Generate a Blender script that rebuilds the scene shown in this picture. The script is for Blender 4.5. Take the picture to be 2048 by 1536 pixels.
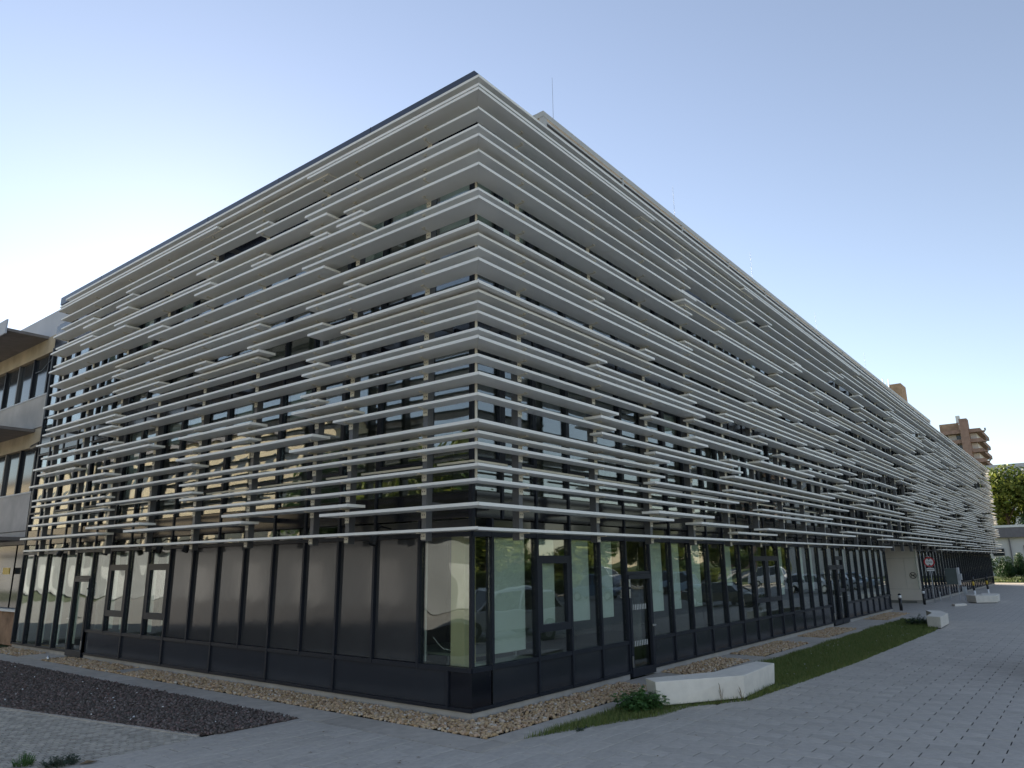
import bpy, bmesh, math, random
import numpy as np
from mathutils import Vector, Matrix, Euler
random.seed(7); rng = np.random.default_rng(7)
S = bpy.context.scene
for o in list(bpy.data.objects): bpy.data.objects.remove(o)
COL = S.collection
R = math.radians

# ------------------------------------------------------------------ camera
FL, YAW, PITCH, ROLL = 1453.586, R(38.0859), R(13.8969), R(-0.6811)
CAM = Vector((-8.0519, -6.9432, 2.35))
cf = Vector((math.cos(PITCH)*math.cos(YAW), math.cos(PITCH)*math.sin(YAW), math.sin(PITCH)))
cr0 = Vector((math.sin(YAW), -math.cos(YAW), 0)); cu0 = cr0.cross(cf)
cr = cr0*math.cos(ROLL) + cu0*math.sin(ROLL); cu = -cr0*math.sin(ROLL) + cu0*math.cos(ROLL)
cam_d = bpy.data.cameras.new('camera'); cam = bpy.data.objects.new('camera', cam_d); COL.objects.link(cam)
cam_d.sensor_width = 36; cam_d.sensor_fit = 'HORIZONTAL'; cam_d.lens = 36*FL/2048
cam_d.clip_start = 0.1; cam_d.clip_end = 3000
cam.matrix_world = Matrix(((cr.x, cu.x, -cf.x, CAM.x), (cr.y, cu.y, -cf.y, CAM.y), (cr.z, cu.z, -cf.z, CAM.z), (0, 0, 0, 1)))
S.camera = cam
# ------------------------------------------------------------------ sky and sun
SUN_EL, SUN_AZ = R(19.5), R(63.0)          # azimuth measured from +X towards +Y
W = bpy.data.worlds.new('World'); S.world = W; W.use_nodes = True
nt = W.node_tree; bg = nt.nodes['Background']
sky = nt.nodes.new('ShaderNodeTexSky'); sky.sky_type = 'NISHITA'; sky.sun_disc = False
sky.sun_elevation = SUN_EL; sky.sun_rotation = math.pi/2 - SUN_AZ
sky.air_density = 1.0; sky.dust_density = 0.07; sky.ozone_density = 2.6; sky.altitude = 100
hs = nt.nodes.new('ShaderNodeHueSaturation'); hs.inputs['Saturation'].default_value = 0.82      # camera white balance for shade, applied to the whole sky
wb = nt.nodes.new('ShaderNodeMix'); wb.data_type = 'RGBA'; wb.blend_type = 'MULTIPLY'; wb.inputs['Factor'].default_value = 1.0; wb.inputs['B'].default_value = (1.10, 0.99, 0.92, 1)
nt.links.new(sky.outputs[0], hs.inputs['Color']); nt.links.new(hs.outputs[0], wb.inputs['A']); nt.links.new(wb.outputs['Result'], bg.inputs[0]); bg.inputs[1].default_value = 0.075
sd = bpy.data.lights.new('sun', 'SUN'); sd.energy = 5.0; sd.angle = R(0.53); sd.color = (1.0, 0.90, 0.76)
sun = bpy.data.objects.new('sun', sd); COL.objects.link(sun); sun.location = (40, 80, 60)
sdir = Vector((math.cos(SUN_EL)*math.cos(SUN_AZ), math.cos(SUN_EL)*math.sin(SUN_AZ), math.sin(SUN_EL)))
sun.rotation_euler = (-sdir).to_track_quat('-Z', 'Y').to_euler()
S.view_settings.view_transform = 'Standard'; S.view_settings.look = 'None'
S.view_settings.exposure = 1.68; S.view_settings.gamma = 1; S.view_settings.use_curve_mapping = False
S.cycles.transparent_max_bounces = 24; S.cycles.max_bounces = 10; S.cycles.glossy_bounces = 5; S.cycles.diffuse_bounces = 4
S.cycles.sample_clamp_indirect = 6.0

# ------------------------------------------------------------------ materials
M = {}
def node_mat(name):
    m = bpy.data.materials.new(name); m.use_nodes = True
    n = m.node_tree.nodes; return m, n, m.node_tree.links, n['Principled BSDF']
def mat(name, col, rough=0.6, spec=0.5, var=0.12, scale=3.0, bump=0.0, bscale=60.0, metal=0.0, col2=None, objrand=0.0, island=0.0, stain=0.0):
    m, n, L, p = node_mat(name)
    p.inputs['Roughness'].default_value = rough; p.inputs['Specular IOR Level'].default_value = spec; p.inputs['Metallic'].default_value = metal
    tc = n.new('ShaderNodeTexCoord'); nz = n.new('ShaderNodeTexNoise'); nz.inputs['Scale'].default_value = scale; nz.inputs['Detail'].default_value = 6
    L.new(tc.outputs['Object'], nz.inputs['Vector'])
    mx = n.new('ShaderNodeMix'); mx.data_type = 'RGBA'
    c2 = col2 or tuple(c*(1-var) for c in col); c1 = tuple(min(1, c*(1+var)) for c in col) if col2 is None else col
    mx.inputs['A'].default_value = (*c1, 1); mx.inputs['B'].default_value = (*c2, 1)
    rmp = n.new('ShaderNodeMapRange'); rmp.inputs['From Min'].default_value = 0.3; rmp.inputs['From Max'].default_value = 0.7
    L.new(nz.outputs['Fac'], rmp.inputs['Value']); L.new(rmp.outputs[0], mx.inputs['Factor'])
    out = mx.outputs['Result']
    def scaled(src, fac_out, amount):
        r = n.new('ShaderNodeMapRange'); r.inputs['To Min'].default_value = 1-amount; r.inputs['To Max'].default_value = 1+amount
        L.new(fac_out, r.inputs['Value'])
        v = n.new('ShaderNodeVectorMath'); v.operation = 'SCALE'; L.new(src, v.inputs[0]); L.new(r.outputs[0], v.inputs['Scale']); return v.outputs[0]
    if objrand:
        oi = n.new('ShaderNodeObjectInfo'); out = scaled(out, oi.outputs['Random'], objrand)
    if island:
        g = n.new('ShaderNodeNewGeometry'); out = scaled(out, g.outputs['Random Per Island'], island)
    if stain:
        n2 = n.new('ShaderNodeTexNoise'); n2.inputs['Scale'].default_value = 0.7; n2.inputs['Detail'].default_value = 8; L.new(tc.outputs['Object'], n2.inputs['Vector'])
        out = scaled(out, n2.outputs['Fac'], stain)
    L.new(out, p.inputs['Base Color'])
    if bump:
        nb = n.new('ShaderNodeTexNoise'); nb.inputs['Scale'].default_value = bscale; nb.inputs['Detail'].default_value = 4; L.new(tc.outputs['Object'], nb.inputs['Vector'])
        b = n.new('ShaderNodeBump'); b.inputs['Strength'].default_value = bump; b.inputs['Distance'].default_value = 0.02
        L.new(nb.outputs['Fac'], b.inputs['Height']); L.new(b.outputs[0], p.inputs['Normal'])
    M[name] = m; return m
def glass(name, tint, ior=0.05, rough=0.0, wave=0.02):
    m, n, L, p = node_mat(name); n.remove(p); o = n['Material Output']
    tr = n.new('ShaderNodeBsdfTransparent'); tr.inputs[0].default_value = (*tint, 1)
    gl = n.new('ShaderNodeBsdfGlossy'); gl.inputs['Roughness'].default_value = rough; gl.inputs[0].default_value = (0.93, 0.96, 0.97, 1)
    lw = n.new('ShaderNodeLayerWeight'); lw.inputs[0].default_value = 0.5
    pw = n.new('ShaderNodeMath'); pw.operation = 'POWER'; pw.inputs[1].default_value = 5.0; L.new(lw.outputs['Facing'], pw.inputs[0])
    fr = n.new('ShaderNodeMapRange'); fr.inputs['To Min'].default_value = ior; fr.inputs['To Max'].default_value = 1.0; L.new(pw.outputs[0], fr.inputs['Value'])
    tc = n.new('ShaderNodeTexCoord'); nz = n.new('ShaderNodeTexNoise'); nz.inputs['Scale'].default_value = 0.9; nz.inputs['Detail'].default_value = 1
    L.new(tc.outputs['Object'], nz.inputs['Vector'])
    b = n.new('ShaderNodeBump'); b.inputs['Strength'].default_value = wave; b.inputs['Distance'].default_value = 0.3; L.new(nz.outputs['Fac'], b.inputs['Height'])
    L.new(b.outputs[0], gl.inputs['Normal'])
    mx = n.new('ShaderNodeMixShader'); L.new(fr.outputs[0], mx.inputs[0]); L.new(tr.outputs[0], mx.inputs[1]); L.new(gl.outputs[0], mx.inputs[2])
    L.new(mx.outputs[0], o.inputs[0]); M[name] = m; return m
def leaf_mat(name, col, col2, trans=0.35):
    m, n, L, p = node_mat(name); o = n['Material Output']
    g = n.new('ShaderNodeNewGeometry'); mx = n.new('ShaderNodeMix'); mx.data_type = 'RGBA'
    mx.inputs['A'].default_value = (*col, 1); mx.inputs['B'].default_value = (*col2, 1); L.new(g.outputs['Random Per Island'], mx.inputs['Factor'])
    L.new(mx.outputs['Result'], p.inputs['Base Color']); p.inputs['Roughness'].default_value = 0.55; p.inputs['Specular IOR Level'].default_value = 0.3
    t = n.new('ShaderNodeBsdfTranslucent'); L.new(mx.outputs['Result'], t.inputs[0])
    ms = n.new('ShaderNodeMixShader'); ms.inputs[0].default_value = trans; L.new(p.outputs[0], ms.inputs[1]); L.new(t.outputs[0], ms.inputs[2]); L.new(ms.outputs[0], o.inputs[0])
    M[name] = m; return m
mat('slat', (0.86, 0.82, 0.745), 0.42, 0.5, 0.03, 1.5, objrand=0.03, stain=0.05)
mat('bracket', (0.72, 0.66, 0.54), 0.4, 0.5, 0.04)
mat('post', (0.10, 0.10, 0.105), 0.4, 0.5, 0.08)
mat('frame', (0.016, 0.019, 0.027), 0.45, 0.25, 0.1)
mat('spandrel', (0.034, 0.037, 0.044), 0.16, 0.5, 0.05, 2.0, objrand=0.1, bump=0.10, bscale=1.2)
mat('dark_panel', (0.050, 0.049, 0.049), 0.08, 0.5, 0.08, 2.0, objrand=0.08, bump=0.12, bscale=1.1)
mat('slab_panel', (0.010, 0.011, 0.016), 0.16, 0.5, 0.1)
mat('plinth', (0.40, 0.37, 0.33), 0.85, 0.3, 0.1, 4.0, bump=0.15, stain=0.2)
mat('cap', (0.045, 0.055, 0.085), 0.35, 0.5, 0.05)
mat('louvre', (0.52, 0.50, 0.46), 0.5, 0.4, 0.04)
mat('rod', (0.25, 0.25, 0.25), 0.4, 0.5)
mat('interior_wall', (0.20, 0.20, 0.18), 0.9, 0.2, 0.15, 0.5)
mat('interior_floor', (0.10, 0.10, 0.095), 0.6, 0.3, 0.1)
mat('ceiling', (0.35, 0.35, 0.33), 0.9, 0.2, 0.05)
mat('blind', (0.62, 0.66, 0.60), 0.85, 0.2, 0.04, objrand=0.12)
mat('cream', (0.58, 0.52, 0.30), 0.8, 0.2, 0.04)
mat('white_paint', (0.72, 0.72, 0.69), 0.6, 0.3, 0.04)
mat('desk', (0.38, 0.42, 0.34), 0.5, 0.4, 0.06)
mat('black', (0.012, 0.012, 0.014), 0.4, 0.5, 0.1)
mat('steel', (0.55, 0.56, 0.57), 0.3, 0.5, 0.05, metal=0.9)
mat('beige_panel', (0.66, 0.60, 0.52), 0.75, 0.3, 0.04, 1.0, stain=0.06, bump=0.05, bscale=200)
mat('bench', (0.76, 0.70, 0.61), 0.85, 0.25, 0.06, 6.0, bump=0.25, bscale=90, stain=0.14)
mat('paver', (0.50, 0.455, 0.40), 0.85, 0.3, 0.10, 9.0, bump=0.35, bscale=160, objrand=0.06, stain=0.14)
mat('paver_field', (0.50, 0.455, 0.40), 0.85, 0.3, 0.10, 9.0, bump=0.35, bscale=160, island=0.06, stain=0.14)
mat('sett', (0.46, 0.415, 0.35), 0.85, 0.3, 0.15, 9.0, bump=0.3, bscale=160, island=0.2)
mat('joint', (0.03, 0.027, 0.024), 0.95, 0.1, 0.2, 20)
mat('kerb', (0.47, 0.42, 0.36), 0.85, 0.3, 0.12, 5, bump=0.3, bscale=120, objrand=0.1, stain=0.2)
mat('ground', (0.07, 0.09, 0.035), 0.95, 0.1, 0.3, 0.6)
mat('footpath', (0.55, 0.48, 0.38), 0.9, 0.2, 0.12, 2.0)
mat('car_park', (0.26, 0.25, 0.235), 0.85, 0.3, 0.15, 8, stain=0.2)
mat('asphalt', (0.062, 0.062, 0.066), 0.85, 0.3, 0.15, 8, bump=0.3, bscale=150, stain=0.2)
mat('gravel_base', (0.20, 0.15, 0.10), 0.95, 0.1, 0.35, 30)
mat('soil', (0.09, 0.075, 0.062), 0.95, 0.1, 0.4, 18, bump=0.8, bscale=40, col2=(0.12, 0.08, 0.066))
mat('grass_base', (0.10, 0.095, 0.045), 0.95, 0.1, 0.4, 8, bump=0.6, bscale=60)
mat('concrete', (0.46, 0.43, 0.40), 0.85, 0.25, 0.12, 1.5, bump=0.1, stain=0.28)
mat('concrete_warm', (0.42, 0.35, 0.25), 0.85, 0.25, 0.2, 1.5, stain=0.3)
mat('rusty', (0.30, 0.19, 0.12), 0.9, 0.2, 0.4, 2.5, stain=0.3)
mat('parapet', (0.46, 0.47, 0.50), 0.7, 0.3, 0.05, 1.0)
mat('canopy', (0.20, 0.18, 0.17), 0.7, 0.3, 0.15)
mat('brick', (0.28, 0.19, 0.155), 0.9, 0.2, 0.2, 0.8)
mat('brick_tan', (0.36, 0.25, 0.17), 0.9, 0.2, 0.2, 0.8)
mat('shed_wall', (0.24, 0.25, 0.26), 0.8, 0.3, 0.12, 0.6)
mat('render_cream', (0.62, 0.52, 0.36), 0.9, 0.2, 0.08, 0.4)
mat('render_white', (0.62, 0.60, 0.58), 0.9, 0.2, 0.06, 0.4)
mat('roof_grey', (0.17, 0.16, 0.17), 0.8, 0.3, 0.1)
mat('window_dark', (0.03, 0.035, 0.04), 0.08, 0.5, 0.1)
mat('bark', (0.10, 0.075, 0.05), 0.95, 0.1, 0.3, 6)
mat('dry', (0.20, 0.14, 0.08), 0.9, 0.1, 0.3, 6)
mat('yellow', (0.60, 0.40, 0.04), 0.5, 0.4)
mat('red', (0.50, 0.02, 0.03), 0.5, 0.4)
mat('white_sign', (0.78, 0.78, 0.77), 0.45, 0.4, 0.02)
mat('cabinet', (0.08, 0.10, 0.095), 0.5, 0.4)
mat('box_grey', (0.42, 0.43, 0.44), 0.5, 0.4)
mat('tyre', (0.02, 0.02, 0.02), 0.8, 0.2)
mat('car_glass', (0.015, 0.018, 0.022), 0.05, 0.6)
mat('lamp_glass', (0.6, 0.62, 0.65), 0.15, 0.6)
mat('lamp_red', (0.35, 0.01, 0.01), 0.2, 0.6)
for nm, c in (('white', (0.72, 0.73, 0.74)), ('blue', (0.10, 0.17, 0.27)), ('silver', (0.45, 0.47, 0.49)), ('dark', (0.02, 0.023, 0.028)), ('pale_blue', (0.32, 0.42, 0.52)), ('grey', (0.16, 0.17, 0.18))):
    mat('car_'+nm, c, 0.25, 0.6, 0.02)
glass('glass', (0.92, 0.955, 0.92), 0.11, wave=0.035)
glass('glass_upper', (0.80, 0.84, 0.83), 0.15, wave=0.035)
leaf_mat('leaf_a', (0.075, 0.12, 0.022), (0.20, 0.22, 0.04))
leaf_mat('leaf_b', (0.035, 0.075, 0.020), (0.075, 0.12, 0.03))
leaf_mat('leaf_dark', (0.022, 0.055, 0.018), (0.05, 0.095, 0.03), 0.25)
leaf_mat('grass_blade', (0.09, 0.15, 0.035), (0.24, 0.25, 0.085), 0.3)
leaf_mat('weed', (0.07, 0.16, 0.045), (0.13, 0.24, 0.07), 0.3)
leaf_mat('weed_grey', (0.05, 0.085, 0.055), (0.10, 0.12, 0.08), 0.25)
m, n, L, p = node_mat('stone'); g = n.new('ShaderNodeNewGeometry'); cr_ = n.new('ShaderNodeValToRGB'); L.new(g.outputs['Random Per Island'], cr_.inputs[0])
e = cr_.color_ramp.elements; e[0].color = (0.30, 0.19, 0.10, 1); e[1].color = (0.62, 0.56, 0.48, 1)
for pos, c in ((0.25, (0.50, 0.34, 0.18, 1)), (0.5, (0.58, 0.44, 0.28, 1)), (0.7, (0.46, 0.32, 0.21, 1)), (0.85, (0.55, 0.36, 0.22, 1))):
    q = e.new(pos); q.color = c
L.new(cr_.outputs[0], p.inputs['Base Color']); p.inputs['Roughness'].default_value = 0.8; M['stone'] = m
m, n, L, p = node_mat('lava'); g = n.new('ShaderNodeNewGeometry'); cr_ = n.new('ShaderNodeValToRGB'); L.new(g.outputs['Random Per Island'], cr_.inputs[0])
e = cr_.color_ramp.elements; e[0].color = (0.09, 0.08, 0.07, 1); e[1].color = (0.24, 0.215, 0.19, 1)
q = e.new(0.6); q.color = (0.15, 0.115, 0.10, 1); q = e.new(0.8); q.color = (0.20, 0.13, 0.115, 1)
L.new(cr_.outputs[0], p.inputs['Base Color']); p.inputs['Roughness'].default_value = 0.9; M['lava'] = m
m, n, L, p = node_mat('pavement_far'); tc = n.new('ShaderNodeTexCoord'); mp = n.new('ShaderNodeMapping'); mp.inputs['Rotation'].default_value = (0, 0, math.pi/2)
bt = n.new('ShaderNodeTexBrick'); bt.inputs['Color1'].default_value = (0.51, 0.465, 0.41, 1); bt.inputs['Color2'].default_value = (0.46, 0.42, 0.37, 1); bt.inputs['Mortar'].default_value = (0.12, 0.11, 0.10, 1)
bt.inputs['Scale'].default_value = 1; bt.inputs['Brick Width'].default_value = 0.56; bt.inputs['Row Height'].default_value = 0.262; bt.inputs['Mortar Size'].default_value = 0.006
L.new(tc.outputs['Object'], mp.inputs[0]); L.new(mp.outputs[0], bt.inputs[0]); L.new(bt.outputs[0], p.inputs['Base Color']); p.inputs['Roughness'].default_value = 0.85; M['pavement_far'] = m

# ------------------------------------------------------------------ mesh helpers
class MB:
    def __init__(s): s.v = []; s.f = []
    def poly(s, pts):
        k = len(s.v); s.v += [tuple(p) for p in pts]; s.f.append(tuple(range(k, k+len(pts)))); return s
    def prism(s, pts, z0, z1):
        k = len(s.v); n = len(pts)
        if sum(pts[i][0]*pts[(i+1) % n][1]-pts[(i+1) % n][0]*pts[i][1] for i in range(n)) < 0: pts = pts[::-1]
        s.v += [(p[0], p[1], z0) for p in pts] + [(p[0], p[1], z1) for p in pts]
        s.f.append(tuple(range(k+n-1, k-1, -1))); s.f.append(tuple(range(k+n, k+2*n)))
        for i in range(n):
            j = (i+1) % n; s.f.append((k+i, k+j, k+n+j, k+n+i))
        return s
    def box(s, x0, x1, y0, y1, z0, z1):
        if x0 > x1: x0, x1 = x1, x0
        if y0 > y1: y0, y1 = y1, y0
        if z0 > z1: z0, z1 = z1, z0
        return s.prism([(x0, y0), (x1, y0), (x1, y1), (x0, y1)], z0, z1)
    def tube(s, pts, r, n=8, taper=None):
        pts = [Vector(p) for p in pts]; k = len(s.v); up = Vector((0, 0, 1))
        for i, p in enumerate(pts):
            d = (pts[min(i+1, len(pts)-1)]-pts[max(i-1, 0)]).normalized()
            a = d.cross(up) if abs(d.z) < 0.95 else d.cross(Vector((1, 0, 0))); a.normalize(); b = d.cross(a)
            rr = r if taper is None else r+(taper-r)*i/(len(pts)-1)
            for j in range(n):
                t = 2*math.pi*j/n; s.v.append(tuple(p+a*rr*math.cos(t)+b*rr*math.sin(t)))
        for i in range(len(pts)-1):
            for j in range(n):
                j2 = (j+1) % n; s.f.append((k+i*n+j, k+i*n+j2, k+(i+1)*n+j2, k+(i+1)*n+j))
        s.f.append(tuple(k+j for j in range(n-1, -1, -1))); s.f.append(tuple(k+(len(pts)-1)*n+j for j in range(n)))
        return s
    def lathe(s, prof, c=(0, 0), n=20):
        k = len(s.v)
        for (r_, z_) in prof:
            for j in range(n):
                t = 2*math.pi*j/n; s.v.append((c[0]+r_*math.cos(t), c[1]+r_*math.sin(t), z_))
        for i in range(len(prof)-1):
            for j in range(n):
                j2 = (j+1) % n; s.f.append((k+i*n+j, k+i*n+j2, k+(i+1)*n+j2, k+(i+1)*n+j))
        s.f.append(tuple(k+j for j in range(n-1, -1, -1))); s.f.append(tuple(k+(len(prof)-1)*n+j for j in range(n)))
        return s
    def mesh(s, name, mat_):
        me = bpy.data.meshes.new(name); me.from_pydata(s.v, [], s.f); me.validate(); me.update(); me.materials.append(M[mat_] if isinstance(mat_, str) else mat_); return me
def link(name, me, parent=None, loc=None, rot=None, inv=True):
    o = bpy.data.objects.new(name, me); COL.objects.link(o)
    if loc is not None: o.location = loc
    if rot is not None: o.rotation_euler = rot
    if parent is not None:
        o.parent = parent
        if inv: o.matrix_parent_inverse = Matrix.Translation(-Vector(parent.location)) if INV.get(parent.name) is None else INV[parent.name]
    return o
INV = {}
def build(mb, name, mat_, parent=None, smooth=False, bevel=0, **kw):
    me = mb.mesh(name, mat_)
    if smooth: me.polygons.foreach_set('use_smooth', [True]*len(me.polygons))
    o = link(name, me, parent, **kw)
    if bevel:
        b = o.modifiers.new('bevel', 'BEVEL'); b.width = bevel; b.segments = 2; b.limit_method = 'ANGLE'
    return o
def sub(mb, name, mat_, parent, **kw):
    """sub-part: child of a mesh part whose vertices are world coordinates"""
    o = build(mb, name, mat_, **kw); o.parent = parent; o.matrix_parent_inverse = Matrix.Identity(4); return o
def tag(o, label, cat, group=None):
    o['label'] = label; o['category'] = cat
    if group: o['group'] = group
    return o
def struct(mb, name, mat_, **kw):
    o = build(mb, name, mat_, **kw); o['kind'] = 'structure'; return o
def empty(name, loc, rz=0, label=None, cat=None, group=None):
    o = bpy.data.objects.new(name, None); COL.objects.link(o); o.location = loc; o.rotation_euler = (0, 0, rz); o.empty_display_size = 0.2
    if label: tag(o, label, cat, group)
    return o
def np_mesh(name, verts, faces_n, mat_, k):
    """verts (N,3), faces given as flat index array with k corners each"""
    me = bpy.data.meshes.new(name); nf = len(faces_n)//k
    me.vertices.add(len(verts)); me.vertices.foreach_set('co', np.asarray(verts, np.float32).ravel())
    me.loops.add(len(faces_n)); me.loops.foreach_set('vertex_index', np.asarray(faces_n, np.int32))
    me.polygons.add(nf); me.polygons.foreach_set('loop_start', np.arange(0, nf*k, k, dtype=np.int32))
    try: me.polygons.foreach_set('loop_total', np.full(nf, k, np.int32))
    except Exception: pass
    me.update(calc_edges=True); me.materials.append(M[mat_]); return me
def proj(p):
    v = Vector(p)-CAM; d = v.dot(cf)
    return (1024+FL*v.dot(cr)/d, 768-FL*v.dot(cu)/d, d)
def in_poly(x, y, P):
    c = np.zeros(np.shape(x), bool); n = len(P)
    for i in range(n):
        x1, y1 = P[i]; x2, y2 = P[(i+1) % n]
        cond = ((y1 > y) != (y2 > y)) & (x < (x2-x1)*(y-y1)/((y2-y1) or 1e-9)+x1); c ^= cond
    return c

# ================================================================== SETTING
GY = 1.07                                   # glass line of both facades
XEND, YEND = 73.3, 20.15
struct(MB().poly([(-700, -700, -0.09), (900, -700, -0.09), (900, 700, -0.09), (-700, 700, -0.09)]), 'ground', 'ground')
struct(MB().poly([(-60, -60, -0.05), (150, -60, -0.05), (150, -6.2, -0.05), (-60, -6.2, -0.05)]), 'car_park', 'car_park')
struct(MB().poly([(-60, -6.2, -0.045), (0, -6.2, -0.045), (0, 60, -0.045), (-60, 60, -0.045)]), 'yard', 'car_park')
struct(MB().poly([(74, -6.2, -0.04), (74, -60, -0.04), (92, -60, -0.04), (92, 40, -0.04), (74.4, 40, -0.04)]), 'road', 'asphalt')
pav = struct(MB().poly([(-12, -6.2, -0.014), (26, -6.2, -0.014), (26, 1.0, -0.014), (1.0, 1.0, -0.014), (1.0, 22, -0.014), (-12, 22, -0.014)]), 'pavement', 'joint')
struct(MB().poly([(25.9, -6.2, -0.002), (74.2, -6.2, -0.002), (74.2, 1.06, -0.002), (25.9, 1.06, -0.002)]), 'far_pavement', 'pavement_far')
struct(MB().poly([(30.8, 1.06, -0.002), (38.3, 1.06, -0.002), (38.3, 20, -0.002), (30.8, 20, -0.002)]), 'passage_floor', 'pavement_far')

BED = [(-0.34, 3.47), (-1.63, 3.48), (-1.93, 3.63), (-2.82, 8.69), (-3.8, 14.2), (-2.6, 17.5), (-0.34, 17.5)]
GRASS = [(0.85, -0.28), (1.25, -0.37), (2.12, -0.62), (3.1, -0.98), (4.08, -1.06), (5.12, -1.62), (6.75, -1.72), (11.17, -1.91), (20.78, -2.05), (23.8, -1.9), (25.6, -0.28)]

# pavers -------------------------------------------------------------
def paver_mesh(lx, ly, name, mat_):
    c = 0.005; m_ = MB(); x, y = lx/2-(0.008 if lx > ly else 0.005), ly/2-(0.008 if ly > lx else 0.005)
    b = [(-x, -y), (x, -y), (x, y), (-x, y)]; t = [(-x+c, -y+c), (x-c, -y+c), (x-c, y-c), (-x+c, y-c)]
    m_.v = [(p[0], p[1], -0.06) for p in b]+[(p[0], p[1], -c) for p in b]+[(p[0], p[1], 0) for p in t]
    m_.f = [(8, 9, 10, 11)]+[(i, (i+1) % 4, 4+(i+1) % 4, 4+i) for i in range(4)]+[(4+i, 4+(i+1) % 4, 8+(i+1) % 4, 8+i) for i in range(4)]
    return m_.mesh(name, mat_)
cells = []
LP, WP = 0.56, 0.262
y = -1.72+WP/2; row = 0                      # zone along the building, long side along X
while y < 3.45:
    off = (row % 2)*0.5*LP + 0.03*math.sin(row*2.3)
    x = -9.0+off
    while x < 7.2:
        x0, x1 = x-LP/2, x+LP/2
        ok = not (in_poly(np.array([x]), np.array([y]), GRASS)[0]) and not (x1 > 0.3 and y > -0.27)
        if y > -0.30 and x1 > -0.33:                       # cut stones against the edging
            if x0 < -0.45 and ok: cells.append(((x0-0.333)/2, y, ('cut', round(-0.333-x0, 3))))
            ok = False
        if ok: cells.append((x, y, 0))
        x += LP
    y += WP; row += 1
x = -9.0; col_ = 0                            # zone of the open yard, long side along Y
while x < 26:
    y = -1.72-LP/2-(col_ % 2)*0.5*LP
    if col_ % 2: cells.append((x, -1.72-LP/4, 2))
    while y > -6.2:
        cells.append((x, y, 1)); y -= LP
    x += WP; col_ += 1
vis = []
for c in cells:
    d = (Vector((c[0], c[1], 0))-CAM).dot(cf)
    if d < 1.5: continue
    px, py, d = proj((c[0], c[1], 0))
    if -500 < px < 2500 and py < 1950 and d < 34:
        inside = 0 < px < 2048 and py < 1536
        vis.append((d if inside else d+40, c))
vis.sort(key=lambda t: t[0])
pm = {0: paver_mesh(LP, WP, 'paver_long', 'paver'), 1: paver_mesh(WP, LP, 'paver_cross', 'paver'), 2: paver_mesh(WP, LP/2, 'paver_half', 'paver')}
fieldv, fieldf = [], []
for i, (d, c) in enumerate(vis):
    if c[2] not in pm: pm[c[2]] = paver_mesh(c[2][1], WP, 'paver_cut', 'paver')
    dz = random.uniform(-0.0025, 0.0025); tx, ty = random.uniform(-0.004, 0.004), random.uniform(-0.004, 0.004); sx = random.uniform(-0.003, 0.003); rz = random.uniform(-0.006, 0.006)
    if i < 300:
        o = link('paver', pm[c[2]], pav, (c[0]+sx, c[1], dz), (tx, ty, rz), inv=False)
    else:
        Mx = Matrix.Translation((c[0]+sx, c[1], dz)) @ Euler((tx, ty, rz)).to_matrix().to_4x4()
        k = len(fieldv); fieldv += [tuple(Mx @ v.co) for v in pm[c[2]].vertices]; fieldf += [tuple(k+j for j in p_.vertices) for p_ in pm[c[2]].polygons]
fm = MB(); fm.v = fieldv; fm.f = fieldf
o = build(fm, 'paver_field', 'paver_field', pav, inv=False); o['kind'] = 'stuff'
# small setts at lower left
sv = MB(); c = 0.006
y = 3.5; row = 0
while y < 13:
    x = -7.5+(row % 2)*0.055
    while x < -1.6:
        if not in_poly(np.array([x+0.03]), np.array([y]), BED)[0]:
            px, py, d = proj((x, y, 0))
            if -250 < px < 700 and py < 1800:
                z = random.uniform(-0.004, 0.002); a, b = 0.049, 0.049
                k = len(sv.v); sv.v += [(x-a, y-b, -0.05), (x+a, y-b, -0.05), (x+a, y+b, -0.05), (x-a, y+b, -0.05), (x-a+c, y-b+c, z), (x+a-c, y-b+c, z), (x+a-c, y+b-c, z), (x-a+c, y+b-c, z)]
                sv.f += [(k+4, k+5, k+6, k+7)]+[(k+i, k+(i+1) % 4, k+4+(i+1) % 4, k+4+i) for i in range(4)]
        x += 0.105
    y += 0.105; row += 1
o = build(sv, 'sett_field', 'sett', pav, inv=False); o['kind'] = 'stuff'

# edging slabs -------------------------------------------------------
kerb = struct(MB().box(-0.32, 0.30, -0.28, 0.02, -0.06, -0.012), 'kerb_strip', 'kerb')
y = 0.03; 
for j in range(20):                           # left strip between gravel and dark bed
    build(MB().box(-0.325, 0.285, y+0.004, y+0.996, -0.06, random.uniform(0.0, 0.005)), 'edging_slab', 'kerb', kerb, inv=False); y += 1.0
x = 0.30
for j in range(30):                           # right strip between gravel and grass
    build(MB().box(x+0.004, x+0.996, -0.282, 0.12, -0.06, random.uniform(0.0, 0.005)), 'edging_slab', 'kerb', kerb, inv=False); x += 1.0
build(MB().box(-0.325, 0.295, -0.282, 0.02, -0.06, 0.002), 'edging_slab', 'kerb', kerb, inv=False)

def strip(p, q, w):
    d = (Vector(q)-Vector(p)).normalized(); n_ = Vector((-d.y, d.x))*w/2; p, q = Vector(p), Vector(q)
    return MB().prism([tuple(p-n_), tuple(q-n_), tuple(q+n_), tuple(p+n_)], -0.06, 0.012)
build(strip((-1.95, 3.66), (-2.84, 8.69), 0.07), 'bed_edging', 'kerb', kerb, inv=False); build(strip((-2.84, 8.70), (-3.82, 14.2), 0.07), 'bed_edging', 'kerb', kerb, inv=False)
build(MB().box(-0.34, 2.2, -0.424, -0.284, -0.06, -0.004), 'edging_slab', 'kerb', kerb, inv=False)
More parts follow.
